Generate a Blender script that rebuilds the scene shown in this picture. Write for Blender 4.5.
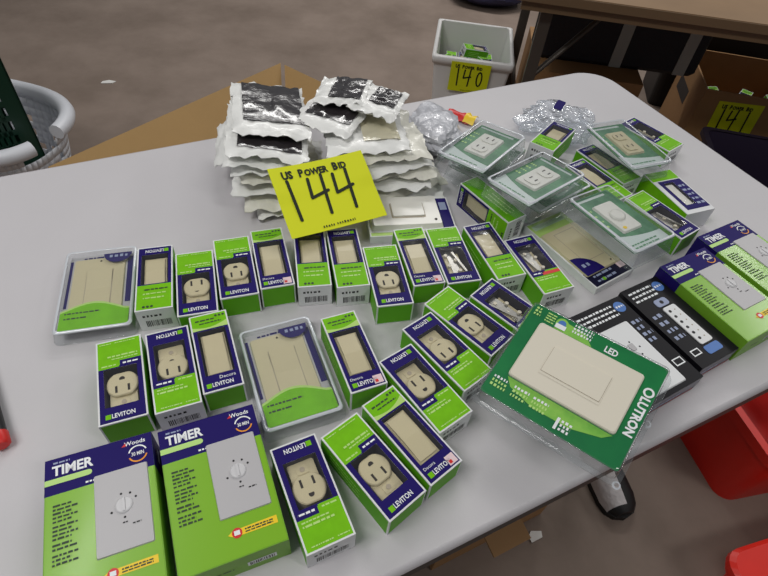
import bpy, math, random
from mathutils import Matrix, Vector, noise

for o in list(bpy.data.objects):
    bpy.data.objects.remove(o, do_unlink=True)
scene = bpy.context.scene
COL = scene.collection
R = math.radians
TZ = 0.74                      # height of the sale table top above the floor

# ------------------------------------------------------------------ camera
CAM_F, CAM_PITCH, CAM_ROLL, CAM_H = 537.7, R(47.82), R(6.14), TZ + 0.545
cd = bpy.data.cameras.new('camera')
cam = bpy.data.objects.new('camera', cd)
COL.objects.link(cam)
cd.sensor_fit = 'HORIZONTAL'
cd.sensor_width = 36.0
cd.lens = CAM_F / 768 * 36.0
cd.clip_start = 0.01
_cp, _sp = math.cos(CAM_PITCH), math.sin(CAM_PITCH)
_f = Vector((0, _cp, -_sp)); _r = Vector((1, 0, 0)); _u = Vector((0, _sp, _cp))
_r2 = math.cos(CAM_ROLL) * _r + math.sin(CAM_ROLL) * _u
_u2 = -math.sin(CAM_ROLL) * _r + math.cos(CAM_ROLL) * _u
cam.matrix_world = Matrix(((_r2.x, _u2.x, -_f.x, 0), (_r2.y, _u2.y, -_f.y, 0),
                           (_r2.z, _u2.z, -_f.z, CAM_H), (0, 0, 0, 1)))
scene.camera = cam

# ------------------------------------------------------------------ light
world = bpy.data.worlds.new('hall_ambience')
scene.world = world
world.use_nodes = True
bg = world.node_tree.nodes['Background']
bg.inputs[0].default_value = (0.93, 0.96, 1.0, 1)
bg.inputs[1].default_value = 0.13


def strip_lamp(x, y, power, sx=0.35, sy=2.4, z=3.3):
    d = bpy.data.lights.new('unseen_strip_lamp', 'AREA')
    d.shape = 'RECTANGLE'; d.size = sx; d.size_y = sy
    d.energy = power; d.color = (1.0, 0.985, 0.96)
    o = bpy.data.objects.new('unseen_strip_lamp', d)
    o.location = (x, y, z)
    COL.objects.link(o)


for lx, ly, pw, sx, sy in ((-1.35, 0.65, 11, 0.12, 1.5), (0.2, 3.75, 62, 2.4, 0.35), (3.0, 3.1, 32, 0.3, 2.4), (-1.3, -0.5, 32, 1.6, 0.35), (2.1, -0.6, 17, 1.2, 0.35)):  # the last two, behind the camera, are added to brighten the near side
    strip_lamp(lx, ly, pw, sx, sy)
scene.view_settings.view_transform = 'Standard'
scene.view_settings.look = 'None'
scene.view_settings.gamma = 1.0
scene.view_settings.use_curve_mapping = False
scene.view_settings.exposure = 0.1

# ------------------------------------------------------------------ materials
MATS = {}


def srgb(r, g, b):
    def f(c):
        c /= 255.0
        return c / 12.92 if c <= 0.04045 else ((c + 0.055) / 1.055) ** 2.4
    return (f(r), f(g), f(b), 1)


def mat(name, col, rough=0.5, metal=0.0, spec=0.5, coat=0.0, var=0.0, vscale=40.0, bump=0.0, bscale=200.0, col2=None):
    """procedural principled material; var mixes a second tone by noise, bump adds fine relief"""
    m = bpy.data.materials.new(name); m.use_nodes = True
    nt = m.node_tree; b = nt.nodes['Principled BSDF']
    c = srgb(*col)
    b.inputs['Base Color'].default_value = c
    b.inputs['Roughness'].default_value = rough
    b.inputs['Metallic'].default_value = metal
    b.inputs['Specular IOR Level'].default_value = spec
    b.inputs['Coat Weight'].default_value = coat
    b.inputs['Coat Roughness'].default_value = 0.12
    m.diffuse_color = c
    tc = nt.nodes.new('ShaderNodeTexCoord')
    if var > 0 or col2:
        n = nt.nodes.new('ShaderNodeTexNoise'); n.inputs['Scale'].default_value = vscale
        n.inputs['Detail'].default_value = 5; n.inputs['Roughness'].default_value = 0.62
        rp = nt.nodes.new('ShaderNodeValToRGB')
        c2 = srgb(*col2) if col2 else tuple(x * (1 - var) for x in c[:3]) + (1,)
        rp.color_ramp.elements[0].position = 0.32; rp.color_ramp.elements[0].color = c2
        rp.color_ramp.elements[1].position = 0.68; rp.color_ramp.elements[1].color = c
        nt.links.new(tc.outputs['Object'], n.inputs['Vector'])
        nt.links.new(n.outputs['Fac'], rp.inputs['Fac'])
        nt.links.new(rp.outputs['Color'], b.inputs['Base Color'])
    if bump > 0:
        n2 = nt.nodes.new('ShaderNodeTexNoise'); n2.inputs['Scale'].default_value = bscale
        n2.inputs['Detail'].default_value = 4
        bp = nt.nodes.new('ShaderNodeBump'); bp.inputs['Strength'].default_value = bump
        bp.inputs['Distance'].default_value = 0.01
        nt.links.new(tc.outputs['Object'], n2.inputs['Vector'])
        nt.links.new(n2.outputs['Fac'], bp.inputs['Height'])
        nt.links.new(bp.outputs['Normal'], b.inputs['Normal'])
    MATS[name] = m
    return m


def film(name, tint=(1, 1, 1), haze=0.04, rough=0.08, bump=0.0, bscale=60.0, gloss=1.0):
    """thin clear plastic: see-through, with a glossy fresnel reflection and a little milky haze"""
    m = bpy.data.materials.new(name); m.use_nodes = True
    nt = m.node_tree; nt.nodes.clear()
    out = nt.nodes.new('ShaderNodeOutputMaterial')
    tr = nt.nodes.new('ShaderNodeBsdfTransparent'); tr.inputs[0].default_value = (*tint, 1)
    gl = nt.nodes.new('ShaderNodeBsdfGlossy'); gl.inputs['Roughness'].default_value = rough
    df = nt.nodes.new('ShaderNodeBsdfDiffuse'); df.inputs[0].default_value = (0.8, 0.82, 0.85, 1)
    fr = nt.nodes.new('ShaderNodeLayerWeight'); fr.inputs[0].default_value = 0.5
    pw = nt.nodes.new('ShaderNodeMath'); pw.operation = 'POWER'; pw.inputs[1].default_value = 4.0
    mu = nt.nodes.new('ShaderNodeMath'); mu.operation = 'MULTIPLY_ADD'; mu.inputs[1].default_value = 0.8 * gloss; mu.inputs[2].default_value = 0.045 * gloss; mu.use_clamp = True
    m1 = nt.nodes.new('ShaderNodeMixShader'); m1.inputs[0].default_value = haze
    m2 = nt.nodes.new('ShaderNodeMixShader')
    L = nt.links.new
    L(tr.outputs[0], m1.inputs[1]); L(df.outputs[0], m1.inputs[2])
    L(fr.outputs['Facing'], pw.inputs[0]); L(pw.outputs[0], mu.inputs[0]); L(mu.outputs[0], m2.inputs[0])
    L(m1.outputs[0], m2.inputs[1]); L(gl.outputs[0], m2.inputs[2]); L(m2.outputs[0], out.inputs[0])
    if bump > 0:
        tc = nt.nodes.new('ShaderNodeTexCoord')
        n2 = nt.nodes.new('ShaderNodeTexNoise'); n2.inputs['Scale'].default_value = bscale
        n2.inputs['Detail'].default_value = 2
        bp = nt.nodes.new('ShaderNodeBump'); bp.inputs['Strength'].default_value = bump
        bp.inputs['Distance'].default_value = 0.01
        L(tc.outputs['Object'], n2.inputs['Vector']); L(n2.outputs['Fac'], bp.inputs['Height'])
        for nd in (gl, fr):
            L(bp.outputs['Normal'], nd.inputs['Normal'])
    MATS[name] = m
    return m


mat('concrete', (140, 124, 113), 0.75, var=0.16, vscale=2.6, bump=0.12, bscale=30, col2=(116, 101, 90))
mat('table_plastic', (200, 197, 200), 0.48, bump=0.03, bscale=260, var=0.04, vscale=6)
mat('table_rim', (70, 66, 64), 0.6)
mat('leg_steel', (92, 86, 80), 0.45, metal=0.6)
mat('card_white', (226, 227, 228), 0.42)
mat('lime', (122, 196, 14), 0.5, spec=0.2, var=0.14, vscale=60)
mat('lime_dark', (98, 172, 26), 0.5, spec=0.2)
mat('lime_pale', (184, 218, 122), 0.5, spec=0.25)
mat('mint', (196, 220, 190), 0.36, coat=0.2)
mat('navy', (32, 20, 98), 0.5, spec=0.15)
mat('navy_deep', (18, 16, 48), 0.5, spec=0.2)
mat('cavity', (40, 37, 46), 0.7)
mat('beige', (207, 196, 160), 0.34, var=0.04, vscale=20)
mat('beige_light', (220, 212, 192), 0.3)
mat('almond', (224, 217, 200), 0.4, bump=0.015, bscale=400)
mat('almond_shade', (176, 164, 144), 0.5)
mat('ivory_white', (228, 226, 218), 0.3)
mat('slot_dark', (40, 32, 26), 0.7)
mat('metal_strap', (170, 168, 162), 0.3, metal=0.9)
mat('print_white', (236, 238, 240), 0.4)
mat('print_pale_lime', (186, 224, 130), 0.4)
mat('print_dark', (40, 62, 34), 0.5)
mat('print_black', (22, 20, 24), 0.5)
mat('print_red', (214, 40, 36), 0.4)
mat('print_orange', (236, 152, 24), 0.4)
mat('print_yellow', (246, 208, 30), 0.4)
mat('print_blue', (76, 120, 190), 0.4)
mat('sticker_pink', (230, 204, 208), 0.5)
mat('plate_grey', (186, 184, 186), 0.36)
mat('plate_grey_light', (206, 205, 207), 0.36)
mat('box_black', (18, 16, 22), 0.45, spec=0.25)
mat('box_navy_black', (34, 28, 66), 0.34, coat=0.3)
mat('print_steel', (150, 160, 190), 0.4)
mat('timer_green', (128, 182, 36), 0.3, spec=0.4, coat=0.25)
mat('timer_green_side', (118, 170, 46), 0.4, spec=0.3)
mat('timer_pale', (192, 214, 150), 0.34, coat=0.3)
mat('lutron_green', (8, 104, 58), 0.34, coat=0.3, col2=(22, 128, 66), vscale=9)
mat('lutron_light', (104, 178, 66), 0.34, coat=0.3, col2=(150, 204, 88), vscale=30)
mat('clam_green', (36, 104, 66), 0.4, coat=0.2, col2=(92, 154, 108), vscale=34)
mat('clam_pale', (206, 218, 214), 0.3, coat=0.3)
mat('bag_white', (240, 240, 237), 0.36, bump=0.45, bscale=30, coat=0.2, spec=0.5)
mat('bag_cream', (228, 226, 214), 0.36, bump=0.45, bscale=30, coat=0.2, spec=0.5)
mat('dark_insert', (46, 41, 44), 0.24, bump=0.8, bscale=20, coat=0.6, spec=0.6, var=0.3, vscale=30)
mat('cream_insert', (210, 204, 178), 0.3, bump=0.3, bscale=30, coat=0.4)
mat('bag_grey', (196, 197, 204), 0.3, bump=0.8, bscale=40, coat=0.4)
mat('sign_yellow', (222, 228, 14), 0.55)
mat('marker_ink', (24, 34, 16), 0.5)
mat('cardboard', (186, 150, 98), 0.75, var=0.1, vscale=5, bump=0.05, bscale=60)
mat('cardboard_dark', (164, 124, 82), 0.8, var=0.12, vscale=5)
mat('wood_laminate', (150, 120, 88), 0.45, var=0.2, vscale=3)
mat('wood_edge', (110, 88, 64), 0.5)
mat('basket_white', (214, 216, 222), 0.4)
mat('basket_green', (12, 52, 38), 0.35)
mat('bin_white', (228, 226, 224), 0.45)
mat('black_case', (24, 24, 30), 0.6, bump=0.2, bscale=80)
mat('strap_grey', (166, 166, 160), 0.6)
mat('black_plastic', (16, 16, 20), 0.5)
mat('purple_dark', (46, 36, 58), 0.5)
mat('tote_red', (232, 38, 22), 0.42, var=0.12, vscale=6)
mat('tote_red_dark', (190, 26, 18), 0.5)
mat('shoe_black', (14, 13, 14), 0.55)
mat('shoe_white', (206, 200, 200), 0.55, bump=0.4, bscale=60)
mat('paper_white', (222, 220, 216), 0.6)
mat('navy_bag', (30, 30, 62), 0.6)
mat('rim_glare_snap_white', (206, 210, 216), 0.18, coat=0.8)  # whitish tone; on the clamshell rims it paints in the plastic's glare
film('clear_film', haze=0.02, rough=0.10, bump=0.06, bscale=40)
film('clear_shell', tint=(0.97, 0.98, 0.985), haze=0.035, rough=0.08, bump=0.05, bscale=26, gloss=1.5)
film('clear_bag', tint=(0.93, 0.95, 0.98), haze=0.22, rough=0.14, bump=0.9, bscale=40, gloss=1.4)


# ------------------------------------------------------------------ mesh helpers
_text_cache = {}


def text_geo(s, bold=0.0):
    key = (s, bold)
    if key not in _text_cache:
        cu = bpy.data.curves.new('lettering_source', 'FONT')
        cu.body = s; cu.size = 1.0; cu.offset = bold; cu.resolution_u = 2
        ob = bpy.data.objects.new('lettering_source', cu); COL.objects.link(ob)
        dg = bpy.context.evaluated_depsgraph_get()
        me = bpy.data.meshes.new_from_object(ob.evaluated_get(dg))
        vs = [(v.co.x, v.co.y) for v in me.vertices]
        fs = [tuple(p.vertices) for p in me.polygons]
        bpy.data.objects.remove(ob); bpy.data.curves.remove(cu); bpy.data.meshes.remove(me)
        _text_cache[key] = (vs, fs)
    return _text_cache[key]


class MB:
    """collects shapes and links them as ONE mesh object"""
    def __init__(self, T=None):
        self.v = []; self.f = []; self.m = []; self.s = []; self.mats = []; self.T = T or Matrix.Identity(4)

    def mi(self, name):
        if name not in self.mats: self.mats.append(name)
        return self.mats.index(name)

    def add(self, vs, fs, m, smooth=False):
        b = len(self.v); k = self.mi(m)
        self.v += [tuple(self.T @ Vector(p)) for p in vs]
        for f in fs:
            self.f.append(tuple(b + i for i in f)); self.m.append(k); self.s.append(smooth)
        return self

    def rect(self, x0, x1, y0, y1, z, m):
        return self.add([(x0, y0, z), (x1, y0, z), (x1, y1, z), (x0, y1, z)], [(0, 1, 2, 3)], m)

    def poly(self, pts, z, m):
        return self.add([(x, y, z) for x, y in pts], [tuple(range(len(pts)))], m)

    def frame(self, o, i, z, m):
        (a0, a1, b0, b1), (c0, c1, d0, d1) = o, i
        self.rect(a0, a1, b0, d0, z, m); self.rect(a0, a1, d1, b1, z, m)
        self.rect(a0, c0, d0, d1, z, m); self.rect(c1, a1, d0, d1, z, m)
        return self

    def box(self, x0, x1, y0, y1, z0, z1, m):
        vs = [(x, y, z) for z in (z0, z1) for y in (y0, y1) for x in (x0, x1)]
        return self.add(vs, [(0, 2, 3, 1), (4, 5, 7, 6), (0, 1, 5, 4), (1, 3, 7, 5), (3, 2, 6, 7), (2, 0, 4, 6)], m)

    def prism(self, pts, z0, z1, m, cap=True, smooth=False):
        n = len(pts)
        vs = [(x, y, z0) for x, y in pts] + [(x, y, z1) for x, y in pts]
        fs = [(i, (i + 1) % n, n + (i + 1) % n, n + i) for i in range(n)]
        self.add(vs, fs, m, smooth)
        if cap:
            self.add(vs, [tuple(range(n, 2 * n)), tuple(range(n - 1, -1, -1))], m)
        return self

    def loft(self, rings, m, closed=True, smooth=True, cap0=False, cap1=False):
        n = len(rings[0]); vs = [p for r in rings for p in r]; fs = []
        for k in range(len(rings) - 1):
            for i in range(n if closed else n - 1):
                j = (i + 1) % n
                fs.append((k * n + i, k * n + j, (k + 1) * n + j, (k + 1) * n + i))
        self.add(vs, fs, m, smooth)
        if cap0: self.add(rings[0], [tuple(range(n - 1, -1, -1))], m)
        if cap1: self.add(rings[-1], [tuple(range(n))], m)
        return self

    def tube(self, path, r, m, n=8, caps=True, radii=None):
        rings = []
        P = [Vector(p) for p in path]
        for i, p in enumerate(P):
            t = (P[min(i + 1, len(P) - 1)] - P[max(i - 1, 0)]).normalized()
            a = Vector((0, 0, 1)) if abs(t.z) < 0.9 else Vector((1, 0, 0))
            u = t.cross(a).normalized(); w = t.cross(u)
            rr = radii[i] if radii else r
            rings.append([tuple(p + rr * (math.cos(2 * math.pi * k / n) * u + math.sin(2 * math.pi * k / n) * w)) for k in range(n)])
        return self.loft(rings, m, cap0=caps, cap1=caps)

    def ribbon(self, pts, w, z, m):
        """flat marker stroke with round ends"""
        for (x0, y0), (x1, y1) in zip(pts[:-1], pts[1:]):
            dx, dy = x1 - x0, y1 - y0; L = math.hypot(dx, dy); nx, ny = -dy / L * w / 2, dx / L * w / 2
            self.poly([(x0 + nx, y0 + ny), (x0 - nx, y0 - ny), (x1 - nx, y1 - ny), (x1 + nx, y1 + ny)][::1], z, m)
        for x, y in pts:
            self.poly(circle(x, y, w / 2, 10), z, m)
        return self

    def text(self, s, x, y, size, z, m, rot=0.0, bold=0.0, align='l', sx=1.0):
        vs, fs = text_geo(s, bold)
        xs = [v[0] for v in vs]; off = min(xs) if align == 'l' else (max(xs) if align == 'r' else (min(xs) + max(xs)) / 2)
        c, sn = math.cos(rot), math.sin(rot); out = []
        for px, py in vs:
            px = (px - off) * size * sx; py *= size
            out.append((x + c * px - sn * py, y + sn * px + c * py, z))
        return self.add(out, fs, m)

    def dashes(self, x0, x1, y, h, z, m, seed, rot=0.0, words=(0.8, 3.2)):
        """one line of print too small to read: short word-sized marks"""
        rng = random.Random(seed); x = x0
        while x < x1:
            wd = h * rng.uniform(*words); xe = min(x + wd, x1)
            self.rect(x, xe, y, y + h * rng.uniform(0.75, 1.0), z, m)
            x = xe + h * 0.5
        return self

    def barcode(self, x0, x1, y0, y1, z, m, seed):
        rng = random.Random(seed); x = x0
        while x < x1:
            w = rng.choice((0.0004, 0.0007, 0.0011)); self.rect(x, min(x + w, x1), y0, y1, z, m); x += w + rng.choice((0.0004, 0.0007, 0.001))
        return self

    def mesh(self, name):
        me = bpy.data.meshes.new(name)
        me.from_pydata(self.v, [], self.f)
        for n in self.mats: me.materials.append(MATS[n])
        me.polygons.foreach_set('material_index', self.m)
        me.polygons.foreach_set('use_smooth', self.s)
        me.update()
        return me

    def build(self, name, parent=None, label=None):
        o = bpy.data.objects.new(name, self.mesh(name)); COL.objects.link(o)
        if parent is not None: o.parent = parent
        if label: o['label'] = label
        return o


def circle(cx, cy, r, n=20, a0=0.0, a1=2 * math.pi):
    full = abs(a1 - a0 - 2 * math.pi) < 1e-6
    k = n if full else n - 1
    return [(cx + r * math.cos(a0 + (a1 - a0) * i / k), cy + r * math.sin(a0 + (a1 - a0) * i / k)) for i in range(n)]


def rrect(x0, x1, y0, y1, r, n=4):
    pts = []
    for cx, cy, a in ((x1 - r, y1 - r, 0), (x0 + r, y1 - r, 90), (x0 + r, y0 + r, 180), (x1 - r, y0 + r, 270)):
        pts += [(cx + r * math.cos(R(a + 90 * i / n)), cy + r * math.sin(R(a + 90 * i / n))) for i in range(n + 1)]
    return pts


def empty(name, label=None, cat=None, group=None):
    o = bpy.data.objects.new(name, None); COL.objects.link(o)
    o.empty_display_size = 0.02
    tag(o, label, cat, group)
    return o


def tag(o, label=None, cat=None, group=None, kind=None):
    for k, v in (('label', label), ('category', cat), ('group', group), ('kind', kind)):
        if v: o[k] = v
    return o


def pose(o, x, y, z, yaw=0.0, tx=0.0, ty=0.0, extra=None, s=1.0):
    M = Matrix.Translation((x, y, z + TZ + 0.0003)) @ Matrix.Rotation(R(yaw), 4, 'Z') @ Matrix.Rotation(R(tx), 4, 'X') @ Matrix.Rotation(R(ty), 4, 'Y')
    if extra is not None: M = M @ extra
    if s != 1.0: M = M @ Matrix.Diagonal((s, s, s, 1))
    o.matrix_basis = M
    return o


def copy_tree(o, parent=None):
    c = o.copy(); COL.objects.link(c)
    if parent is not None: c.parent = parent
    for ch in list(o.children): copy_tree(ch, c)
    return c


_used = set()


def inst(proto, label, x, y, z, yaw, tx=0, ty=0, extra=None, s=1.0, group=None):
    """first use moves the prototype itself, later uses copy it with its parts"""
    if proto.name in _used: o = copy_tree(proto)
    else: o = proto; _used.add(proto.name)
    tag(o, label, None, group)
    return pose(o, x, y, z, yaw, tx, ty, extra, s)


def struct(o): return tag(o, kind='structure')


# ------------------------------------------------------------------ floor
m = MB(); m.rect(-9, 9, -5, 13, 0, 'concrete')
struct(m.build('floor'))

# ------------------------------------------------------------------ the sale table
TYAW = R(29.92); TX2, TY1 = 0.9966, 0.8625


def tpt(ex, ey, z=0.0):
    c, s = math.cos(TYAW), math.sin(TYAW)
    return (c * ex - s * ey, s * ex + c * ey, z)


t = empty('folding_table', 'long grey-white plastic folding table covered with boxed switches and outlets', 'table')
t.matrix_basis = Matrix.Rotation(TYAW, 4, 'Z')
x0, x1, y0, y1 = TX2 - 1.83, TX2, TY1 - 0.762, TY1
rings = []
for ins, z in ((0.010, -0.042), (0.002, -0.040), (0.0, -0.030), (0.0, -0.010), (0.002, -0.0015), (0.006, 0.0)):
    rings.append([(px, py, z + TZ) for px, py in rrect(x0 + ins, x1 - ins, y0 + ins, y1 - ins, 0.07 - ins, 8)])
m = MB(); m.loft(rings[3:], 'table_plastic', cap1=True); m.loft(rings[:4], 'table_rim', cap0=True); m.build('tabletop', t)
m = MB(); m.prism(rrect(x0 + 0.02, x1 - 0.02, y0 + 0.02, y1 - 0.02, 0.05, 6), TZ - 0.062, TZ - 0.0425, 'table_rim'); m.build('under_frame', t)
for ex in (x0 + 0.25, x1 - 0.25):
    for ey in (y0 + 0.18, y1 - 0.1):
        m = MB(); m.tube([(ex, ey, TZ - 0.062), (ex, ey, 0.012), (ex, ey, 0.0)], 0.014, 'leg_steel', 10); m.build('leg', t)
    m = MB(); m.tube([(ex, y0 + 0.18, 0.16), (ex, y1 - 0.1, 0.16)], 0.010, 'leg_steel', 8); m.build('crossbar', t)

# ------------------------------------------------------------------ boxed wiring devices
BORDER = 0.0017


def carton_box(root, w, l, h, hole):
    hx0, hx1, hy0, hy1 = hole; X, Y = w / 2, l / 2; dz = 0.024
    m = MB()
    m.box(-X, X, -Y, Y, 0, h, 'card_white')
    # take the lid face out again and rebuild it with the window cut
    m.f.pop(-5); m.m.pop(-5); m.s.pop(-5)
    m.frame((-X, X, -Y, Y), hole, h, 'card_white')
    m.box(hx0, hx1, hy0, hy1, h - dz, h, 'cavity')
    m.f.pop(-5); m.m.pop(-5); m.s.pop(-5)
    return m.build('carton', root)


def side_print(root, w, l, h):
    X, Y, b = w / 2, l / 2, BORDER
    m = MB()
    for sx in (-1, 1):
        m.T = Matrix.Translation((sx * (X + 0.0002), 0, 0)) @ Matrix.Rotation(R(90 * sx), 4, 'Z') @ Matrix.Rotation(R(90), 4, 'X')
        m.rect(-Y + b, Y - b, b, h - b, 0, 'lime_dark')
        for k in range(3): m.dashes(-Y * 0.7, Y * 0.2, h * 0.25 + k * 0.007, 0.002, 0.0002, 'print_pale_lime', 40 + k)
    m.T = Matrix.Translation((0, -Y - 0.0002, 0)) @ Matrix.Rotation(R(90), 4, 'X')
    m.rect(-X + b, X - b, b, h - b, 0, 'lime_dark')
    m.build('side_print', root)
    m = MB()
    m.T = Matrix.Translation((0, Y + 0.0002, 0)) @ Matrix.Rotation(R(180), 4, 'Z') @ Matrix.Rotation(R(90), 4, 'X')
    m.barcode(-X * 0.62, X * 0.72, h * 0.18, h * 0.48, 0, 'print_black', 5)
    m.dashes(-X * 0.7, X * 0.3, h * 0.66, 0.004, 0, 'print_black', 9, words=(0.5, 1.0))
    m.build('barcode_print', root)


def logo(root, l, yoff=0.0088, extra=None, size=0.0072):
    m = MB(); y = -l / 2 + yoff - 0.003; z = root_h[0] + 0.0005
    m.rect(-0.0165, -0.0112, y - 0.0006, y + 0.0050, z, 'lime')
    m.text('LEVITON', -0.0105, y, size, z, 'print_white', bold=0.02, sx=0.78)
    m.build('brand_lettering', root); m = MB()
    if extra == 'decora': m.text('Decora', 0.0155, y + 0.0085, 0.0058, z, 'print_white', align='r')
    if extra == 'decora_left': m.text('Decora', -0.0165, y + 0.0085, 0.0048, z, 'print_white')
    if m.v: m.build('range_lettering', root)


root_h = [0.036]


def receptacle(root, cx, cy, h, ground, tone='beige'):
    """single outlet face with its body and strap showing in the window"""
    m = MB()
    zt = h - 0.0045
    m.prism(rrect(cx - 0.0135, cx + 0.0135, cy - 0.030, cy + 0.004, 0.003), h - 0.022, zt - 0.004, tone)
    rf = 0.0162; fl = 0.0146
    pts = [(cx + x, cy + max(-fl, min(fl, y))) for x, y in circle(0, 0, rf, 36)]
    inner = [(cx + (x - cx) * 0.93, cy + (y - cy) * 0.93) for x, y in pts]
    m.loft([[(x, y, h - 0.022) for x, y in pts], [(x, y, zt - 0.001) for x, y in pts], [(x, y, zt) for x, y in inner]], tone, smooth=False, cap1=True)
    rec = m.build('receptacle', root)
    for sx in (-1, 1):
        s = MB(); s.box(cx + sx * 0.0062 - 0.0012, cx + sx * 0.0062 + 0.0012, cy - ground * 0.0062 - 0.0042, cy - ground * 0.0062 + 0.0042, zt - 0.002, zt + 0.0002, 'slot_dark')
        s.build('slot', rec)
    s = MB(); gp = circle(cx, cy + ground * 0.0062, 0.0029, 12); s.prism([(x, (cy + ground * 0.0062 - 0.0012) if ground * (y - cy - ground * 0.0062) < -0.0012 else y) for x, y in gp], zt - 0.002, zt + 0.0002, 'slot_dark')
    s.build('ground_hole', rec)
    s = MB(); s.prism(rrect(cx - 0.0062, cx + 0.0062, cy - 0.0262, cy - 0.0165, 0.002), zt - 0.004, zt - 0.0034, tone)
    s.prism(circle(cx, cy - 0.021, 0.0026, 10), zt - 0.0034, zt - 0.0028, 'almond_shade')
    s.build('mounting_ear', rec)
    s = MB(); s.prism(rrect(cx - 0.010, cx + 0.010, cy - 0.0345, cy - 0.029, 0.001), h - 0.016, h - 0.015, 'metal_strap'); s.build('strap', rec)


def rocker(root, x0, x1, y0, y1, h, tone='beige'):
    m = MB(); z = h - 0.003; ym = (y0 + y1) / 2
    m.box(x0, x1, y0, y1, h - 0.022, z - 0.0035, tone)
    i = 0.0022
    vs = []
    prof = [(y0 + i, z - 0.0022), (ym, z), (y1 - i, z - 0.001)]
    for y, zz in prof: vs += [(x0 + i, y, zz), (x1 - i, y, zz)]
    b = [(x0 + i, y0 + i, z - 0.0036), (x1 - i, y0 + i, z - 0.0036), (x0 + i, y1 - i, z - 0.0036), (x1 - i, y1 - i, z - 0.0036)]
    m.add(vs + b, [(0, 1, 3, 2), (2, 3, 5, 4), (6, 7, 1, 0), (4, 5, 9, 8), (6, 0, 2, 4, 8), (7, 9, 5, 3, 1)], tone)
    m.build('rocker', root)


def wire_device(root, x0, x1, y0, y1, h):
    """switch seen back-on in its window: steel strap, screws and a leaning metal bracket"""
    m = MB(); cx = (x0 + x1) / 2
    m.box(cx - 0.011, cx + 0.011, y0 + 0.006, y1 - 0.006, h - 0.024, h - 0.010, 'beige'); d = m.build('switch_body', root)
    s = MB(); s.box(cx - 0.006, cx + 0.006, y0 + 0.001, y1 - 0.001, h - 0.010, h - 0.0085, 'metal_strap'); s.build('strap', d)
    s = MB(T=Matrix.Translation((cx + 0.007, (y0 + y1) / 2, h - 0.006)) @ Matrix.Rotation(R(14), 4, 'Z'))
    s.box(-0.0015, 0.0015, -0.02, 0.02, -0.003, 0.001, 'metal_strap'); s.build('bracket', d)
    for k in range(4):
        s = MB(); s.prism(circle(cx + (-0.008 if k % 2 else 0.004), y0 + 0.010 + k * (y1 - y0 - 0.02) / 3, 0.0026, 10), h - 0.010, h - 0.006, 'beige_light'); s.build('screw', d)


def device_box(name, label, cat, kind, w, l, h, glen, win, dev, ground=1, extra=None, sticker=False, red=False):
    root = empty(name, label, cat, 'boxed switches and outlets on the sale table')
    root_h[0] = h
    X, Y, b = w / 2, l / 2, BORDER
    hy0, hy1, hx = win; hole = (-hx, hx, hy0, hy1)
    carton_box(root, w, l, h, hole)
    side_print(root, w, l, h)
    gy = Y - glen; z = h + 0.0002
    m = MB(); m.frame((-X + b, X - b, -Y + b, gy), hole, z, 'navy')
    if kind == 'outlet':
        m.rect(0.0, X - b, gy - 0.001, gy + 0.0065, z + 0.0002, 'navy'); m.dashes(0.003, X - 0.004, gy + 0.001, 0.0024, z + 0.0004, 'print_white', 3)
    m.build('navy_print', root)
    m = MB(); m.rect(-X + b, X - b, gy, Y - b, z, 'lime')
    rng = random.Random(glen)
    if kind == 'outlet':
        m.rect(-X + b, -0.001, gy - 0.0015, gy + 0.006, z + 0.0001, 'lime')
        for k in range(2): m.dashes(-0.012 + 0.004 * k, X - 0.005, gy + 0.0125 - k * 0.0035, 0.0022 - 0.0006 * k, z + 0.0003, 'print_pale_lime', 60 + k)
        m.dashes(-X + 0.005, -0.004, gy + 0.001, 0.002, z + 0.0003, 'print_pale_lime', 70)
        m.dashes(-0.004, X - 0.006, Y - 0.0055, 0.0013, z + 0.0003, 'print_pale_lime', 71)
        m.dashes(-X + 0.004, -0.008, Y - 0.0055, 0.0013, z + 0.0003, 'print_pale_lime', 72)
    elif kind == 'switch':
        pts = [(-X + b, gy)] + [(-X + b + (w - 2 * b) * i / 8, gy + 0.0055 + 0.0035 * (i / 8) ** 2 - 0.004 * math.sin(i / 8 * math.pi)) for i in range(9)] + [(X - b, gy)]
        m.poly(pts[::-1], z + 0.0001, 'lime_pale')
        m.dashes(-X + 0.006, 0.006, gy + 0.013, 0.0022, z + 0.0003, 'print_dark', 61)
        m.dashes(-X + 0.010, X - 0.008, gy + 0.0085, 0.0018, z + 0.0003, 'print_dark', 62)
        for q in range(3): m.prism(circle(X - 0.013 + q * 0.0042, Y - 0.006, 0.0016, 8), z + 0.0001, z + 0.0003, 'print_dark')
    else:
        for k in range(3): m.dashes(-X + 0.006 + 0.002 * k, X - 0.009, gy + 0.007 + k * 0.007, 0.0022, z + 0.0003, 'print_pale_lime' if k else 'print_dark', 80 + k)
        for q in range(3): m.prism(circle(X - 0.010 - q * 0.0045, Y - 0.0055, 0.0018, 8), z + 0.0001, z + 0.0003, 'print_dark')
    m.build('green_print', root)
    logo(root, l, extra=extra)
    if sticker:
        m = MB(); m.rect(X - 0.0135, X - 0.003, -Y + 0.003, -Y + 0.0135, z + 0.0003, 'sticker_pink')
        m.rect(X - 0.012, X - 0.0085, -Y + 0.0045, -Y + 0.008, z + 0.0005, 'print_red'); m.build('sticker', root)
    if red:
        m = MB(); m.rect(-X + 0.002, X - 0.018, gy + 0.001, gy + 0.0065, z + 0.0004, 'print_red'); m.build('red_flash', root)
    if dev == 'outlet': receptacle(root, 0.0, (hy0 + hy1) / 2 + 0.0055, h, ground)
    elif dev == 'rocker': rocker(root, -hx + 0.0025, hx - 0.0025, hy0 + 0.002, hy1 - 0.002, h)
    else: wire_device(root, -hx, hx, hy0, hy1, h)
    m = MB(); m.rect(-hx, hx, hy0, hy1, h - 0.0002, 'clear_film'); m.build('window_film', root)
    return root


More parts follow.
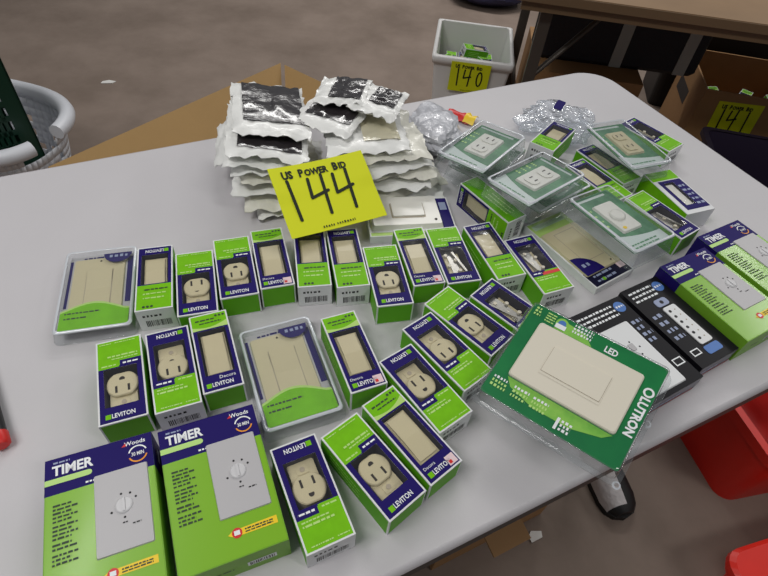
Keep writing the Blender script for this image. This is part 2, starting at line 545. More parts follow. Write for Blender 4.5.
OW, OL, OH = 0.047, 0.107, 0.0355
DW, DL, DH = 0.043, 0.109, 0.0365
owin = (-0.034, 0.014, 0.0168)
OUT_UP = device_box('outlet_box', '-', 'outlet box', 'outlet', OW, OL, OH, 0.037, owin, 'outlet', 1)
OUT_DN = device_box('outlet_box', '-', 'outlet box', 'outlet', OW, OL, OH, 0.037, owin, 'outlet', -1)
SWI = device_box('switch_box', '-', 'switch box', 'switch', DW, DL, DH, 0.0235, (-0.033, 0.029, 0.0158), 'rocker', extra='decora')
SWS = device_box('switch_box', '-', 'switch box', 'switch', DW, DL, DH, 0.0235, (-0.033, 0.029, 0.0158), 'rocker', extra='decora_left', sticker=True)
SWR = device_box('switch_box', '-', 'switch box', 'rocker', DW, DL, DH, 0.041, (-0.040, 0.012, 0.0160), 'rocker')
WIR = device_box('switch_box', '-', 'switch box', 'outlet', OW, OL, OH, 0.037, (-0.036, 0.014, 0.0168), 'wire')
WIRR = device_box('switch_box', '-', 'switch box', 'outlet', OW, OL, OH, 0.037, (-0.036, 0.014, 0.0168), 'wire', red=True)

# back row, left to right
inst(SWR, 'rocker switch box touching the clear clamshell at the left end of the back row', -0.2863, 0.4384, 0, 199.2)
inst(OUT_DN, 'green and navy outlet box, ground hole towards the lettering, first outlet of the back row', -0.2345, 0.4385, 0, 20.0)
inst(OUT_UP, 'green and navy outlet box, second outlet from the left in the back row', -0.1943, 0.4721, 0, 21.2)
inst(SWS, 'rocker switch box with pink sticker left of the yellow sign in the back row', -0.1518, 0.4945, 0, 20.8)
inst(SWR, 'rocker switch box tucked half under the yellow sign', -0.1004, 0.5035, 0, 194.2)
inst(SWR, 'rocker switch box with barcode end just right of the yellow sign corner', -0.0535, 0.5100, 0, 196.0)
inst(OUT_UP, 'outlet box standing forward of the back row, beside the barcode switch box', 0.0021, 0.4865, 0, 16.0)
inst(SWS, 'rocker switch box with pink sticker between two outlet boxes in the back row', 0.0415, 0.5274, 0, 18.2)
inst(WIR, 'box with shiny metal fittings in its window, at the right of the back row', 0.0885, 0.5384, 0, 17.6)
inst(SWR, 'angled rocker switch box with green long side, right of the back row', 0.1460, 0.5546, 0, 204.1)
inst(WIRR, 'angled box with a red flash and metal device, beside the large beige plate box', 0.2066, 0.5383, 0, 205.8)
# middle row
inst(OUT_UP, 'outlet box at the left end of the middle row above the timer boxes', -0.2690, 0.2927, 0, 25.2)
inst(OUT_DN, 'outlet box with navy end away from camera, second in the middle row', -0.2206, 0.3124, 0, 205.9)
inst(SWI, 'rocker switch box third in the middle row, left of the large clamshell', -0.1815, 0.3405, 0, 25.9)
inst(SWS, 'rocker switch box with pink sticker right of the large clamshell, alone', -0.0283, 0.3604, 0, 26.5)
inst(OUT_UP, 'slanting outlet box nearest the camera, left of the green dimmer pack', 0.0560, 0.3230, 0, 221.2)
inst(OUT_DN, 'slanting outlet box second from the camera, left of the green dimmer pack', 0.0806, 0.3756, 0, 223.7)
inst(OUT_UP, 'slanting outlet box with its green end away from camera, left of the green dimmer pack', 0.1079, 0.4248, 0, 49.4)
ay = R(49.9)
inst(WIR, 'slanting box with metal switch inside, partly under the green dimmer pack', 0.1667 - 0.0, 0.4476 - 0.0, 0, 229.9)
# front row
inst(OUT_UP, 'outlet box in the front row, right next to the timer box', -0.0483, 0.1951, 0, 209.7)
inst(OUT_UP, 'outlet box at the table front between an outlet box and a switch box', 0.0069, 0.2275, 0, 45.2)
inst(SWS, 'rocker switch box with pink sticker at the right end of the front row', 0.0432, 0.2648, 0, 43.9)
# the jumble on the far right
side = Matrix.Translation((0, 0, DW / 2)) @ Matrix.Rotation(R(-90), 4, 'Y') @ Matrix.Translation((0, 0, -DH / 2))
inst(SWR, 'rocker switch box lying on its long side with the lime side up', 0.1490, 0.6600, 0, 39.5 + 180, extra=Matrix.Translation((0, 0, DW / 2)) @ Matrix.Rotation(R(90), 4, 'Y') @ Matrix.Translation((0, 0, -DH / 2)))
inst(SWR, 'small switch box propped at an angle against the crumpled clear bag', 0.2600, 0.8330, 0.020, 149.7, tx=5)
inst(SWR, 'rocker switch box poking out along the left of the beige clamshell pack', 0.3560, 0.8000, 0, 216.7)
inst(SWR, 'switch box whose green end shows above the knob clamshell pack', 0.3300, 0.7500, 0, 217.5)
inst(WIR, 'switch box with white fittings behind the beige clamshell pack', 0.4589, 0.9138, 0, 222.8)
inst(WIR, 'switch box with metal bracket squeezed behind the knob clamshell pack', 0.4150, 0.6780, 0, 39.0)


# wide green box with a navy-framed white window, at the right table edge
def multi_box():
    root = empty('dimmer_box', 'tall lime carton with navy window by the right table edge', 'box', 'boxed switches and outlets on the sale table')
    w, l, h = 0.056, 0.107, 0.0355; X, Y = w / 2, l / 2
    carton_box(root, w, l, h, (-0.013, 0.007, -0.034, 0.022))
    m = MB()
    for sx in (-1, 1):
        m.T = Matrix.Translation((sx * (X + 0.0002), 0, 0)) @ Matrix.Rotation(R(90 * sx), 4, 'Z') @ Matrix.Rotation(R(90), 4, 'X')
        m.rect(-Y + 0.001, Y - 0.001, 0.001, h - 0.001, 0, 'lime')
    m.T = Matrix.Identity(4)
    m.rect(-X + 0.001, X - 0.001, 0.030, Y - 0.001, h + 0.0002, 'lime')
    m.build('green_print', root)
    m = MB(); m.frame((-0.020, X - 0.002, -0.045, 0.028), (-0.013, 0.007, -0.034, 0.022), h + 0.0002, 'navy')
    for k in range(5): m.dashes(0.009, X - 0.004, -0.036 + k * 0.011, 0.005, h + 0.0004, 'print_steel', 20 + k, words=(0.6, 1.4))
    m.build('navy_print', root)
    m = MB(); m.box(-0.0115, 0.0055, -0.032, 0.020, h - 0.02, h - 0.003, 'ivory_white'); m.build('rocker', root)
    m = MB(); m.rect(-0.013, 0.007, -0.034, 0.022, h - 0.0002, 'clear_film'); m.build('window_film', root)
    return root


pose(multi_box(), 0.4600, 0.7430, 0, 25.0)

# ------------------------------------------------------------------ clear clamshell packs


def shell(root, w, l, h, fl=0.006, rim=True, fh=0.002):
    """clear vacuum-formed shell: flange, sloping walls, front face, rim bead with glare put into its whitish colour"""
    X, Y = w / 2, l / 2
    m = MB()
    def ring(ins, z, r): return [(x, y, z) for x, y in rrect(-X - ins, X + ins, -Y - ins, Y + ins, max(0.002, r), 4)]
    m.loft([ring(fl, 0.0, 0.008), ring(fl, fh, 0.008), ring(0.0035, fh, 0.006), ring(0.0005, h - 0.002, 0.006), ring(-0.001, h, 0.005)], 'clear_shell', smooth=False, cap0=True, cap1=True)
    sh = m.build('clear_shell', root)
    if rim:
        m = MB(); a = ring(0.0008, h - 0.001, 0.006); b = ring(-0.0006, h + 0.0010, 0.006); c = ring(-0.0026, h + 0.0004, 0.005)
        m.loft([a, b, c], 'rim_glare_snap_white'); m.build('rim_bead', sh)
    return sh


def switch_clamshell(label):
    root = empty('switch_clamshell', label, 'blister pack', 'clear clamshells with beige rocker switches')
    w, l, h = 0.086, 0.137, 0.018; X, Y = w / 2, l / 2; z = h - 0.0068
    shell(root, w, l, h, fl=0.004)
    m = MB(); m.box(-X + 0.004, X - 0.004, -Y + 0.004, Y - 0.004, z - 0.001, z, 'plate_grey')
    m.rect(X - 0.0115, X - 0.004, -0.025, Y - 0.012, z + 0.0003, 'navy')
    m.rect(-X + 0.004, -X + 0.0075, -0.025, Y - 0.012, z + 0.0003, 'navy')
    m.dashes(-X + 0.02, X - 0.03, Y - 0.010, 0.0028, z + 0.0003, 'navy', 4)
    m.build('card', root)
    p = MB(); pz = z + 0.0025
    p.loft([[(x, y, z) for x, y in rrect(-0.0335, 0.0295, -0.052, Y - 0.012, 0.003)], [(x, y, pz) for x, y in rrect(-0.0325, 0.0285, -0.051, Y - 0.013, 0.003)]], 'beige', smooth=False, cap1=True)
    p.prism(circle(-0.001, Y - 0.018, 0.0014, 10), pz, pz + 0.0002, 'slot_dark')
    pl = p.build('switch_plate', root)
    r = MB(); r.frame((-0.0165, 0.0155, -0.031, 0.0335), (-0.0155, 0.0145, -0.030, 0.0325), pz + 0.0002, 'almond_shade')
    ym = 0.001
    r.add([(-0.0155, -0.030, pz + 0.0012), (0.0145, -0.030, pz + 0.0012), (0.0145, ym, pz + 0.0002), (-0.0155, ym, pz + 0.0002), (0.0145, 0.0325, pz + 0.0024), (-0.0155, 0.0325, pz + 0.0024)], [(0, 1, 2, 3), (3, 2, 4, 5)], 'beige')
    r.build('rocker', pl)
    g = MB(); gz = pz + 0.0028
    top = [(-X + 0.004 + (w - 0.008) * i / 14, -0.034 + 0.013 * math.sin(math.pi * min(1, i / 14 * 1.05)) ** 1.2 - 0.004 * (i / 14)) for i in range(15)]
    g.poly([(-X + 0.004, -Y + 0.004), (X - 0.004, -Y + 0.004)] + top[::-1], gz, 'lime_pale')
    g.poly([(-X + 0.004, -Y + 0.004), (X - 0.004, -Y + 0.004)] + [(x, y - 0.003) for x, y in top[::-1]], gz + 0.0001, 'lime')
    g.dashes(-X + 0.009, 0.006, -0.040, 0.0024, gz + 0.0003, 'print_dark', 31)
    g.dashes(-X + 0.009, -0.008, -0.048, 0.0024, gz + 0.0003, 'print_dark', 32)
    g.build('green_print', root)
    n = MB(); n.poly(circle(0.020, Y - 0.0085, 0.0175, 20, math.pi, 2 * math.pi), pz + 0.003, 'navy')
    n.dashes(0.010, 0.032, Y - 0.0165, 0.005, pz + 0.0034, 'print_steel', 33, words=(0.5, 0.9)); n.build('corner_print', root)
    return root


C = switch_clamshell('-')
inst(C, 'clear clamshell with beige rocker switch at the left end of the back row', -0.3590, 0.4275, 0, 18.7)
inst(C, 'clear clamshell with beige rocker switch in the middle row beside the front timer boxes', -0.0990, 0.3370, 0, 26.4)


def green_clamshell(label, dev, group='green carded clamshells on the right'):
    root = empty('green_clamshell', label, 'blister pack', group)
    w, l, h = 0.081, 0.129, 0.030; X, Y = w / 2, l / 2; z = h - 0.007
    shell(root, w, l, h, fl=0.005)
    m = MB(); m.box(-X + 0.003, X - 0.003, -Y + 0.003, Y - 0.003, z - 0.001, z, 'clam_green')
    pts = [(-X + 0.003, -Y + 0.003), (X - 0.003, -Y + 0.003)] + [(X - 0.003 - (w - 0.006) * i / 8, -Y + 0.024 + 0.016 * (i / 8) ** 2) for i in range(9)]
    m.poly(pts, z + 0.0002, 'clam_pale')
    for k in range(2): m.dashes(-X + 0.012, X - 0.02, -Y + 0.008 + k * 0.006, 0.0028, z + 0.0004, 'clam_green', 50 + k)
    m.rect(-X + 0.006, X - 0.016, Y - 0.012, Y - 0.0075, z + 0.0002, 'clam_pale')
    for k in range(4): m.dashes(-X + 0.006, -X + 0.016, 0.03 - k * 0.012, 0.004, z + 0.0002, 'print_pale_lime', 55 + k, words=(0.5, 1.0))
    m.build('card', root)
    tone = 'beige' if dev == 'beige' else 'ivory_white'
    d = MB(); d.loft([[(x, y, z) for x, y in rrect(-0.019, 0.019, -0.026, 0.038, 0.003)], [(x, y, z + 0.003) for x, y in rrect(-0.0175, 0.0175, -0.0245, 0.0365, 0.003)]], tone, smooth=False, cap1=True)
    dd = d.build('device', root)
    if dev == 'knob':
        k = MB(); k.loft([[(x, y, zz) for x, y in circle(0, 0.006, r, 20)] for r, zz in ((0.012, z + 0.003), (0.0112, z + 0.0055), (0.0085, z + 0.0062))], 'ivory_white', cap1=True); k.build('knob', dd)
        k = MB(); k.prism(circle(-0.010, -0.018, 0.003, 10), z + 0.003, z + 0.0036, 'print_yellow'); k.build('indicator', dd)
    else:
        for sy in (-0.009, 0.021):
            k = MB(); k.prism([(x, sy + max(-0.0095, min(0.0095, y))) for x, y in circle(0, 0, 0.0122, 20)], z + 0.003, z + 0.0045, tone); f = k.build('socket_face', dd)
            for sx in (-1, 1):
                s = MB(); s.rect(sx * 0.005 - 0.001, sx * 0.005 + 0.001, sy - 0.001, sy + 0.006, z + 0.0047, 'slot_dark'); s.build('slot', f)
    return root


GW = green_clamshell('-', 'outlet'); GK = green_clamshell('-', 'knob'); GB = green_clamshell('-', 'beige')
inst(GW, 'green clamshell with white outlet lying on another, next to the white bag stack', 0.1336, 0.7568, 0.043, -33.8, -0.9, -3.3, s=1.04)
inst(GW, 'green clamshell under the topmost one next to the white bag stack', 0.1500, 0.7840, 0.006, -31.5, 0.0, 1.0)
inst(GW, 'green clamshell with white outlet on top of the pair in the middle of the jumble', 0.2070, 0.6690, 0.0545, -46.1, -1.0, -4.0)
inst(GW, 'lower green clamshell of the pair in the middle of the jumble', 0.2370, 0.6980, 0.0200, -47.5, -1.0, -4.0, s=0.95)
inst(GK, 'green clamshell with round white knob overlapping the large beige plate box', 0.3267, 0.6181, 0.0385, 34.8, -1.4, 0.0)
inst(GB, 'green clamshell with beige outlet at the back right of the table', 0.3822, 0.8214, 0.0375, 25.7, 0.2, 0.5)

# large plate box (beige multi-gang plate, pale green header)
root = empty('wall_plate_box', 'flat pack with wide beige wall plate, navy corner and pale green header', 'plate pack')
w, l, h = 0.079, 0.147, 0.013; X, Y = w / 2, l / 2
m = MB(); m.box(-X, X, -Y, Y, 0, h, 'card_white'); m.build('carton', root)
m = MB(); m.rect(-X + 0.002, X - 0.002, 0.042, Y - 0.002, h + 0.0002, 'lime_pale'); m.rect(-X + 0.006, X - 0.010, 0.056, 0.066, h + 0.0004, 'mint'); m.build('green_print', root)
m = MB(); m.rect(-X + 0.002, X - 0.002, -Y + 0.002, -0.045, h + 0.0002, 'navy_deep')
for k in range(2): m.dashes(-X + 0.012, X - 0.03, -Y + 0.007 + k * 0.009, 0.004, h + 0.0004, 'print_steel', 90 + k)
m.rect(X - 0.017, X - 0.004, -Y + 0.012, -Y + 0.026, h + 0.0004, 'sticker_pink'); m.rect(-X + 0.022, -X + 0.027, -Y + 0.006, -Y + 0.011, h + 0.0005, 'lime'); m.build('navy_print', root)
m = MB(); m.loft([[(x, y, h) for x, y in rrect(-X + 0.003, X - 0.003, -0.052, 0.044, 0.003)], [(x, y, h + 0.003) for x, y in rrect(-X + 0.0045, X - 0.0045, -0.0505, 0.0425, 0.003)]], 'beige', smooth=False, cap1=True)
m.frame((-0.0185, 0.0225, -0.030, 0.0345), (-0.0175, 0.0215, -0.029, 0.0335), h + 0.0032, 'almond_shade')
m.prism(circle(0.021, -0.044, 0.0015, 10), h + 0.003, h + 0.0033, 'slot_dark'); m.build('wall_plate', root)
m = MB(); m.poly([(-X + 0.003, -0.052)] + circle(-X + 0.003, -0.052, 0.036, 14, 0, math.pi / 2), h + 0.0036, 'navy')
m.dashes(-X + 0.010, -X + 0.026, -0.038, 0.007, h + 0.004, 'print_steel', 93, words=(0.5, 0.8)); m.build('corner_print', root)
pose(root, 0.2805, 0.6055, 0.0, 37.4)

# white double switch pack under the sign
root = empty('switch_plate_pack', 'white plate pack lying between the yellow sign and the bag stack', 'plate pack')
m = MB(); m.box(-0.066, 0.066, -0.042, 0.042, 0, 0.014, 'card_white'); m.build('carton', root)
m = MB(); m.rect(-0.064, 0.064, -0.0405, -0.034, 0.0142, 'lime_pale'); m.rect(0.046, 0.064, -0.030, 0.040, 0.0142, 'navy'); m.rect(0.050, 0.061, 0.012, 0.030, 0.0144, 'print_steel'); m.build('card_print', root)
m = MB(); m.loft([[(x, y, 0.014) for x, y in rrect(-0.062, 0.047, -0.030, 0.040, 0.003)], [(x, y, 0.022) for x, y in rrect(-0.059, 0.044, -0.027, 0.037, 0.003)]], 'ivory_white', smooth=False, cap1=True); pl = m.build('switch_plate', root)
m = MB(); m.prism(rrect(-0.030, 0.022, -0.012, 0.022, 0.002), 0.022, 0.0222, 'almond_shade'); m.prism(rrect(-0.028, 0.020, -0.010, 0.020, 0.002), 0.022, 0.025, 'ivory_white'); m.build('rocker', pl)
m = MB(); m.prism(circle(0.036, -0.018, 0.0022, 10), 0.022, 0.0226, 'slot_dark'); m.build('screw', pl)
pose(root, 0.0275, 0.6330, 0, 12.8)

# ------------------------------------------------------------------ timer boxes
TW, TL, TH = 0.0935, 0.142, 0.041


def timer_box(label):
    root = empty('timer_box', label, 'timer box', 'green timer boxes')
    X, Y, h = TW / 2, TL / 2, TH
    ny = Y - 0.036
    m = MB(); m.box(-X, X, -Y, Y, 0, h, 'timer_green_side'); m.build('carton', root)
    m = MB(); z = h + 0.0002
    m.rect(-X, X, ny, Y, z, 'navy')
    for sx in (-1, 1):
        m.T = Matrix.Translation((sx * (X + 0.0002), 0, 0)) @ Matrix.Rotation(R(90 * sx), 4, 'Z') @ Matrix.Rotation(R(90), 4, 'X')
        a, b2 = (ny, Y) if sx > 0 else (-Y, -ny)
        m.rect(a, b2, 0, h, 0, 'navy')
        m.rect(a + 0.012, b2 - 0.010, 0.015, 0.022, 0.0002, 'print_white')
    m.T = Matrix.Translation((0, Y + 0.0002, 0)) @ Matrix.Rotation(R(180), 4, 'Z') @ Matrix.Rotation(R(90), 4, 'X'); m.rect(-X, X, 0, h, 0, 'navy')
    m.T = Matrix.Identity(4)
    m.poly([(-X, ny + 0.010), (-X + 0.037, ny + 0.010)] + circle(-X + 0.037, ny + 0.0128, 0.0028, 6, -math.pi / 2, math.pi / 2) + [(-X, ny + 0.0156)], z + 0.0002, 'print_pale_lime')
    m.dashes(-X + 0.034, -X + 0.043, ny + 0.0025, 0.0018, z + 0.0002, 'print_white', 8)
    m.build('navy_print', root)
    m = MB(); m.rect(-X + 0.001, X - 0.001, -Y + 0.001, ny, z, 'timer_green')
    for blk, (yy, n) in enumerate(((ny - 0.012, 5), (ny - 0.031, 4), (ny - 0.047, 2), (ny - 0.056, 3))):
        for k in range(n): m.dashes(-X + 0.007, -X + 0.022 + 0.005 * ((k * 7 + blk) % 2), yy - k * 0.0036, 0.0021, z + 0.0003, 'print_dark', blk * 10 + k)
    m.build('green_print', root)
    m = MB(); m.text('TIMER', -X + 0.006, ny + 0.0185, 0.0135, z + 0.0003, 'print_white', bold=0.035, sx=0.92)
    m.dashes(-X + 0.007, -X + 0.021, ny + 0.0302, 0.002, z + 0.0003, 'print_steel', 12)
    m.build('title_lettering', root); m = MB()
    m.text('Woods', X - 0.006, Y - 0.0085, 0.0062, z + 0.0003, 'print_white', bold=0.02, align='r')
    m.poly([(X - 0.0275, Y - 0.0085), (X - 0.0235, Y - 0.0085), (X - 0.0235, Y - 0.0045)], z + 0.0003, 'print_red')
    m.build('brand_lettering', root); m = MB()
    cx, cy = X - 0.0135, Y - 0.019
    m.text('30 MIN', cx, cy - 0.0018, 0.0054, z + 0.0004, 'print_white', bold=0.02, align='c', sx=0.7)
    for a0, c in ((0.35, 'print_white'), (0.35 + math.pi, 'print_orange')):
        o = circle(cx, cy, 0.0088, 12, a0, a0 + 2.5); i = circle(cx, cy, 0.0074, 12, a0, a0 + 2.5)
        for k in range(11): m.poly([i[k], o[k], o[k + 1], i[k + 1]], z + 0.0003, c)
    m.build('duration_badge', root)
    # grey wall timer shown on the lid
    px0, px1, py0, py1 = -0.006, X - 0.006, -Y + 0.036, ny + 0.006
    m = MB(); m.loft([[(x, y, h) for x, y in rrect(px0, px1, py0, py1, 0.0015)], [(x, y, h + 0.0016) for x, y in rrect(px0 + 0.0006, px1 - 0.0006, py0 + 0.0006, py1 - 0.0006, 0.0015)]], 'plate_grey', smooth=False, cap1=True)
    pl = m.build('timer_plate', root)
    cx, cy = (px0 + px1) / 2 + 0.001, (py0 + py1) / 2 + 0.002
    m = MB(); m.loft([[(x, y, zz) for x, y in circle(cx, cy, r, 20)] for r, zz in ((0.0078, h + 0.0016), (0.0072, h + 0.003), (0.0060, h + 0.0032))], 'plate_grey_light', cap1=True)
    m.box(cx - 0.0012, cx + 0.0012, cy - 0.006, cy + 0.006, h + 0.0032, h + 0.0042, 'plate_grey_light'); m.build('dial', pl)
    m = MB()
    for a in (100, 60, 25, 200, 270): m.prism(circle(cx + 0.0112 * math.cos(R(a)), cy + 0.0112 * math.sin(R(a)), 0.0011, 8), h + 0.0016, h + 0.0018, 'print_black')
    m.dashes(cx - 0.002, cx + 0.002, cy - 0.0165, 0.0014, h + 0.0019, 'print_black', 3); m.dashes(cx + 0.006, cx + 0.013, cy - 0.0195, 0.0016, h + 0.0019, 'print_black', 4)
    m.build('dial_marks', pl)
    m = MB(); yb = -Y + 0.021
    m.poly([(-0.002, yb), (0.003, yb + 0.003), (X - 0.005, yb + 0.0035), (X - 0.005, yb - 0.0035), (0.003, yb - 0.003)][::-1], z + 0.0003, 'print_yellow')
    m.prism(circle(0.006, yb, 0.0046, 12), z, z + 0.0004, 'print_red'); m.rect(0.0035, 0.0085, yb - 0.002, yb + 0.002, z + 0.0006, 'print_white')
    for k in range(2): m.dashes(0.013, X - 0.009, yb + 0.0003 - k * 0.0022, 0.0014, z + 0.0005, 'print_dark', 14 + k)
    m.build('yellow_arrow', root)
    m = MB(T=Matrix.Translation((0, -Y - 0.0002, 0)) @ Matrix.Rotation(R(90), 4, 'X'))
    m.rect(0.008, 0.034, 0.012, 0.022, 0, 'print_white'); m.barcode(0.010, 0.032, 0.0135, 0.0205, 0.0002, 'print_black', 6)
    m.dashes(-0.02, -0.004, 0.016, 0.003, 0, 'print_dark', 7); m.build('barcode_print', root)
    return root


T = timer_box('-')
inst(T, 'green and navy timer box in the bottom left corner of the photo', -0.2245, 0.1490, 0, 25.8)
inst(T, 'green and navy timer box between the corner timer box and an outlet box', -0.1330, 0.1905, 0, 26.6)
inst(T, 'green and navy timer box beside the black boxes at the right', 0.4540, 0.5170, 0, 33.2)
inst(T, 'green and navy timer box at the far right edge, half out of frame', 0.5290, 0.5900, 0, 33.2)


def black_box(name, label, w, l, h, dev):
    root = empty(name, label, 'timer box', 'black timer boxes')
    X, Y = w / 2, l / 2; z = h + 0.0002
    m = MB(); m.box(-X, X, -Y, Y, 0, h, 'box_black'); m.build('carton', root)
    m = MB(T=Matrix.Translation((0, -Y - 0.0002, 0)) @ Matrix.Rotation(R(90), 4, 'X'))
    m.rect(-X + 0.002, X - 0.002, 0.006, h - 0.002, 0, 'box_navy_black'); m.dashes(-X + 0.01, X - 0.03, 0.010, 0.004, 0.0002, 'print_steel', 5); m.rect(-X + 0.002, X - 0.002, 0.003, 0.005, 0.0002, 'print_red')
    m.build('end_print', root)
    m = MB()
    for k in range(3):
        m.dashes(-X + 0.006, X - 0.022, Y - 0.011 - k * 0.0072, 0.0034, z, 'print_white', 200 + k + int(w * 1e4), words=(0.6, 2.0))
    m.build('lettering', root); m = MB()
    m.poly(circle(X - 0.013, Y - 0.015, 0.0085, 16), z, 'print_blue'); m.dashes(X - 0.019, X - 0.006, Y - 0.016, 0.0034, z + 0.0002, 'print_white', 210, words=(0.5, 1.0))
    m.build('round_badge', root)
    if dev == 'plate':
        m = MB(); m.loft([[(x, y, h) for x, y in rrect(-X + 0.012, 0.022, -Y + 0.006, Y - 0.036, 0.002)], [(x, y, h + 0.0015) for x, y in rrect(-X + 0.013, 0.021, -Y + 0.007, Y - 0.037, 0.002)]], 'card_white', smooth=False, cap1=True); pl = m.build('timer_plate', root)
        m = MB(); cx, cy = -0.004, -0.004
        for k in range(5): m.prism(circle(cx + 0.010 * math.cos(k * 1.3), cy + 0.011 * math.sin(k * 1.3), 0.0012, 8), h + 0.0015, h + 0.0017, 'print_black')
        m.prism(rrect(cx - 0.004, cx + 0.004, cy - 0.002, cy + 0.008, 0.001), h + 0.0015, h + 0.0025, 'plate_grey'); m.build('dial_marks', pl)
        m = MB()
        for k in range(4): m.dashes(0.026, X - 0.003 - 0.004 * (k % 2), Y - 0.045 - k * 0.010, 0.006, z, 'print_steel', 220 + k, words=(0.5, 1.0))
        m.build('side_text', root); m = MB()
        m.frame((0.027, 0.042, -0.046, -0.036), (0.0285, 0.0405, -0.0445, -0.0375), z, 'print_white'); m.build('battery_icon', root)
    else:
        m = MB(); m.prism(rrect(-0.006, 0.016, -0.043, 0.021, 0.003), h, h + 0.0014, 'card_white'); pl = m.build('timer_module', root)
        m = MB()
        for k in range(6): m.prism(circle(0.000, 0.013 - k * 0.0095, 0.0021, 10), h + 0.0014, h + 0.0018, 'print_black')
        for k in range(6): m.prism(circle(0.009, 0.013 - k * 0.0095, 0.0010, 8), h + 0.0014, h + 0.0017, 'almond_shade')
        m.build('buttons', pl)
        m = MB(); m.prism(rrect(-0.008, 0.014, 0.024, 0.036, 0.004), h, h + 0.0008, 'print_steel'); m.prism(circle(0.003, 0.030, 0.003, 10), h + 0.0008, h + 0.001, 'print_black')
        m.build('grey_print', root); m = MB()
        m.prism(rrect(-0.008, 0.018, -0.058, -0.046, 0.003), h, h + 0.0006, 'print_blue'); m.build('blue_print', root)
        m = MB()
        for k in range(4): m.dashes(-X + 0.006, -0.012, 0.012 - k * 0.012, 0.006, z, 'print_steel', 230 + k, words=(0.5, 1.0))
        m.build('side_text', root); m = MB()
        m.frame((-X + 0.006, -X + 0.020, -0.052, -0.043), (-X + 0.0075, -X + 0.0185, -0.0505, -0.0445), z, 'print_white'); m.build('battery_icon', root)
    return root


pose(black_box('timer_box', 'black timer box under the green dimmer pack, white plate on its lid', 0.090, 0.140, 0.028, 'plate'), 0.3130, 0.4160, 0, 33.3)
pose(black_box('timer_box', 'black timer box with a row of black dots, beside the lime timer box', 0.070, 0.136, 0.028, 'module'), 0.3830, 0.4690, 0, 33.6)

# ------------------------------------------------------------------ large green dimmer pack leaning on the black box
root = empty('dimmer_pack', 'large dark green dimmer clamshell with almond wall plate leaning on the black timer box', 'blister pack')
cx0, cx1, cy0, cy1 = -0.0755, 0.0765, -0.068, 0.057
m = MB(); m.prism(rrect(cx0, cx1, cy0, cy1, 0.003), -0.0012, 0.0, 'lutron_green'); m.build('card', root)
m = MB(); z = 0.0003
m.poly([(-0.058, -0.0385), (-0.05, -0.048), (-0.02, -0.056), (0.02, -0.055), (0.05, -0.046), (0.058, -0.0385)], z, 'lutron_light')
m.poly([(-0.045, 0.0385), (0.0, 0.0385), (-0.012, 0.050), (-0.035, 0.052)], z, 'lutron_light')
m.build('highlight_print', root)
m = MB(); z = 0.0006
m.text('LUTRON', 0.0648, 0.0155, 0.0128, z, 'print_white', rot=R(-90), bold=0.04, sx=0.92)
ox, oy = 0.0692, 0.0222
o = circle(ox, oy, 0.0056, 20); i = circle(ox, oy, 0.0034, 20)
for k in range(20): m.poly([i[k], o[k], o[(k + 1) % 20], i[(k + 1) % 20]], z, 'print_white')
m.build('brand_lettering', root)
m = MB()
for k in range(3): m.dashes(-0.0255 + 0.0, -0.004, 0.0525 - k * 0.0042, 0.0030, z, 'print_white', 100 + k, words=(0.4, 1.0))
m.build('feature_lettering', root); m = MB()
for k in range(4): m.dashes(-0.0575, -0.047, 0.0520 - k * 0.0034, 0.0018, z, 'print_pale_lime', 110 + k)
for k in range(3): m.dashes(-0.0715, -0.064, 0.0515 - k * 0.004, 0.003, z, 'print_pale_lime', 115 + k, words=(0.5, 1))
m.build('corner_lettering', root); m = MB()
for gx in (-0.070, -0.046, -0.024):
    for k in range(3): m.dashes(gx, gx + 0.017, -0.0465 - k * 0.005, 0.0032, z, 'print_pale_lime' if k else 'print_white', int(gx * 1e4) + k, words=(0.4, 0.9))
m.build('benefit_lettering', root); m = MB()
m.rect(0.006, 0.009, -0.0635, -0.050, z, 'print_white')
for k in range(3): m.dashes(0.011, 0.022, -0.0535 - k * 0.0045, 0.0032, z, 'print_white', 130 + k, words=(0.5, 1))
m.build('rating_lettering', root); m = MB()
m.text('LED', 0.0195, 0.0415, 0.0105, z, 'print_white', rot=R(0), bold=0.03, align='c', sx=0.8)
m.build('bulb_lettering', root)
m = MB(); m.poly(circle(-0.0385, 0.0475, 0.0072, 18), z, 'lutron_light'); m.poly(circle(-0.0385, 0.0475, 0.0045, 18), z + 0.0002, 'print_blue'); m.rect(-0.0445, -0.0325, 0.0405, 0.0462, z + 0.0003, 'print_white'); m.build('bulb_icon', root)
m = MB()
m.loft([[(x, y, zz) for x, y in rrect(-0.0595 + q, 0.0595 - q, -0.0375 + q, 0.0375 - q, 0.004, 4)] for q, zz in ((0.0, 0.0), (0.0003, 0.0022), (0.0016, 0.0034))], 'almond', smooth=False, cap1=True)
pl = m.build('wall_plate', root)
m = MB(); m.prism(rrect(-0.0335, 0.0335, -0.0168, 0.0168, 0.001), 0.0034, 0.0036, 'almond_shade')
m.prism(rrect(-0.0322, 0.0322, -0.0150, 0.0168, 0.001), 0.0034, 0.0044, 'almond'); m.build('switch_button', pl)
m = MB(); m.frame((-0.0335, 0.0335, -0.0185, 0.0165), (-0.0326, 0.0326, -0.0154, 0.0164), 0.0038, 'almond'); m.build('button_surround', pl)
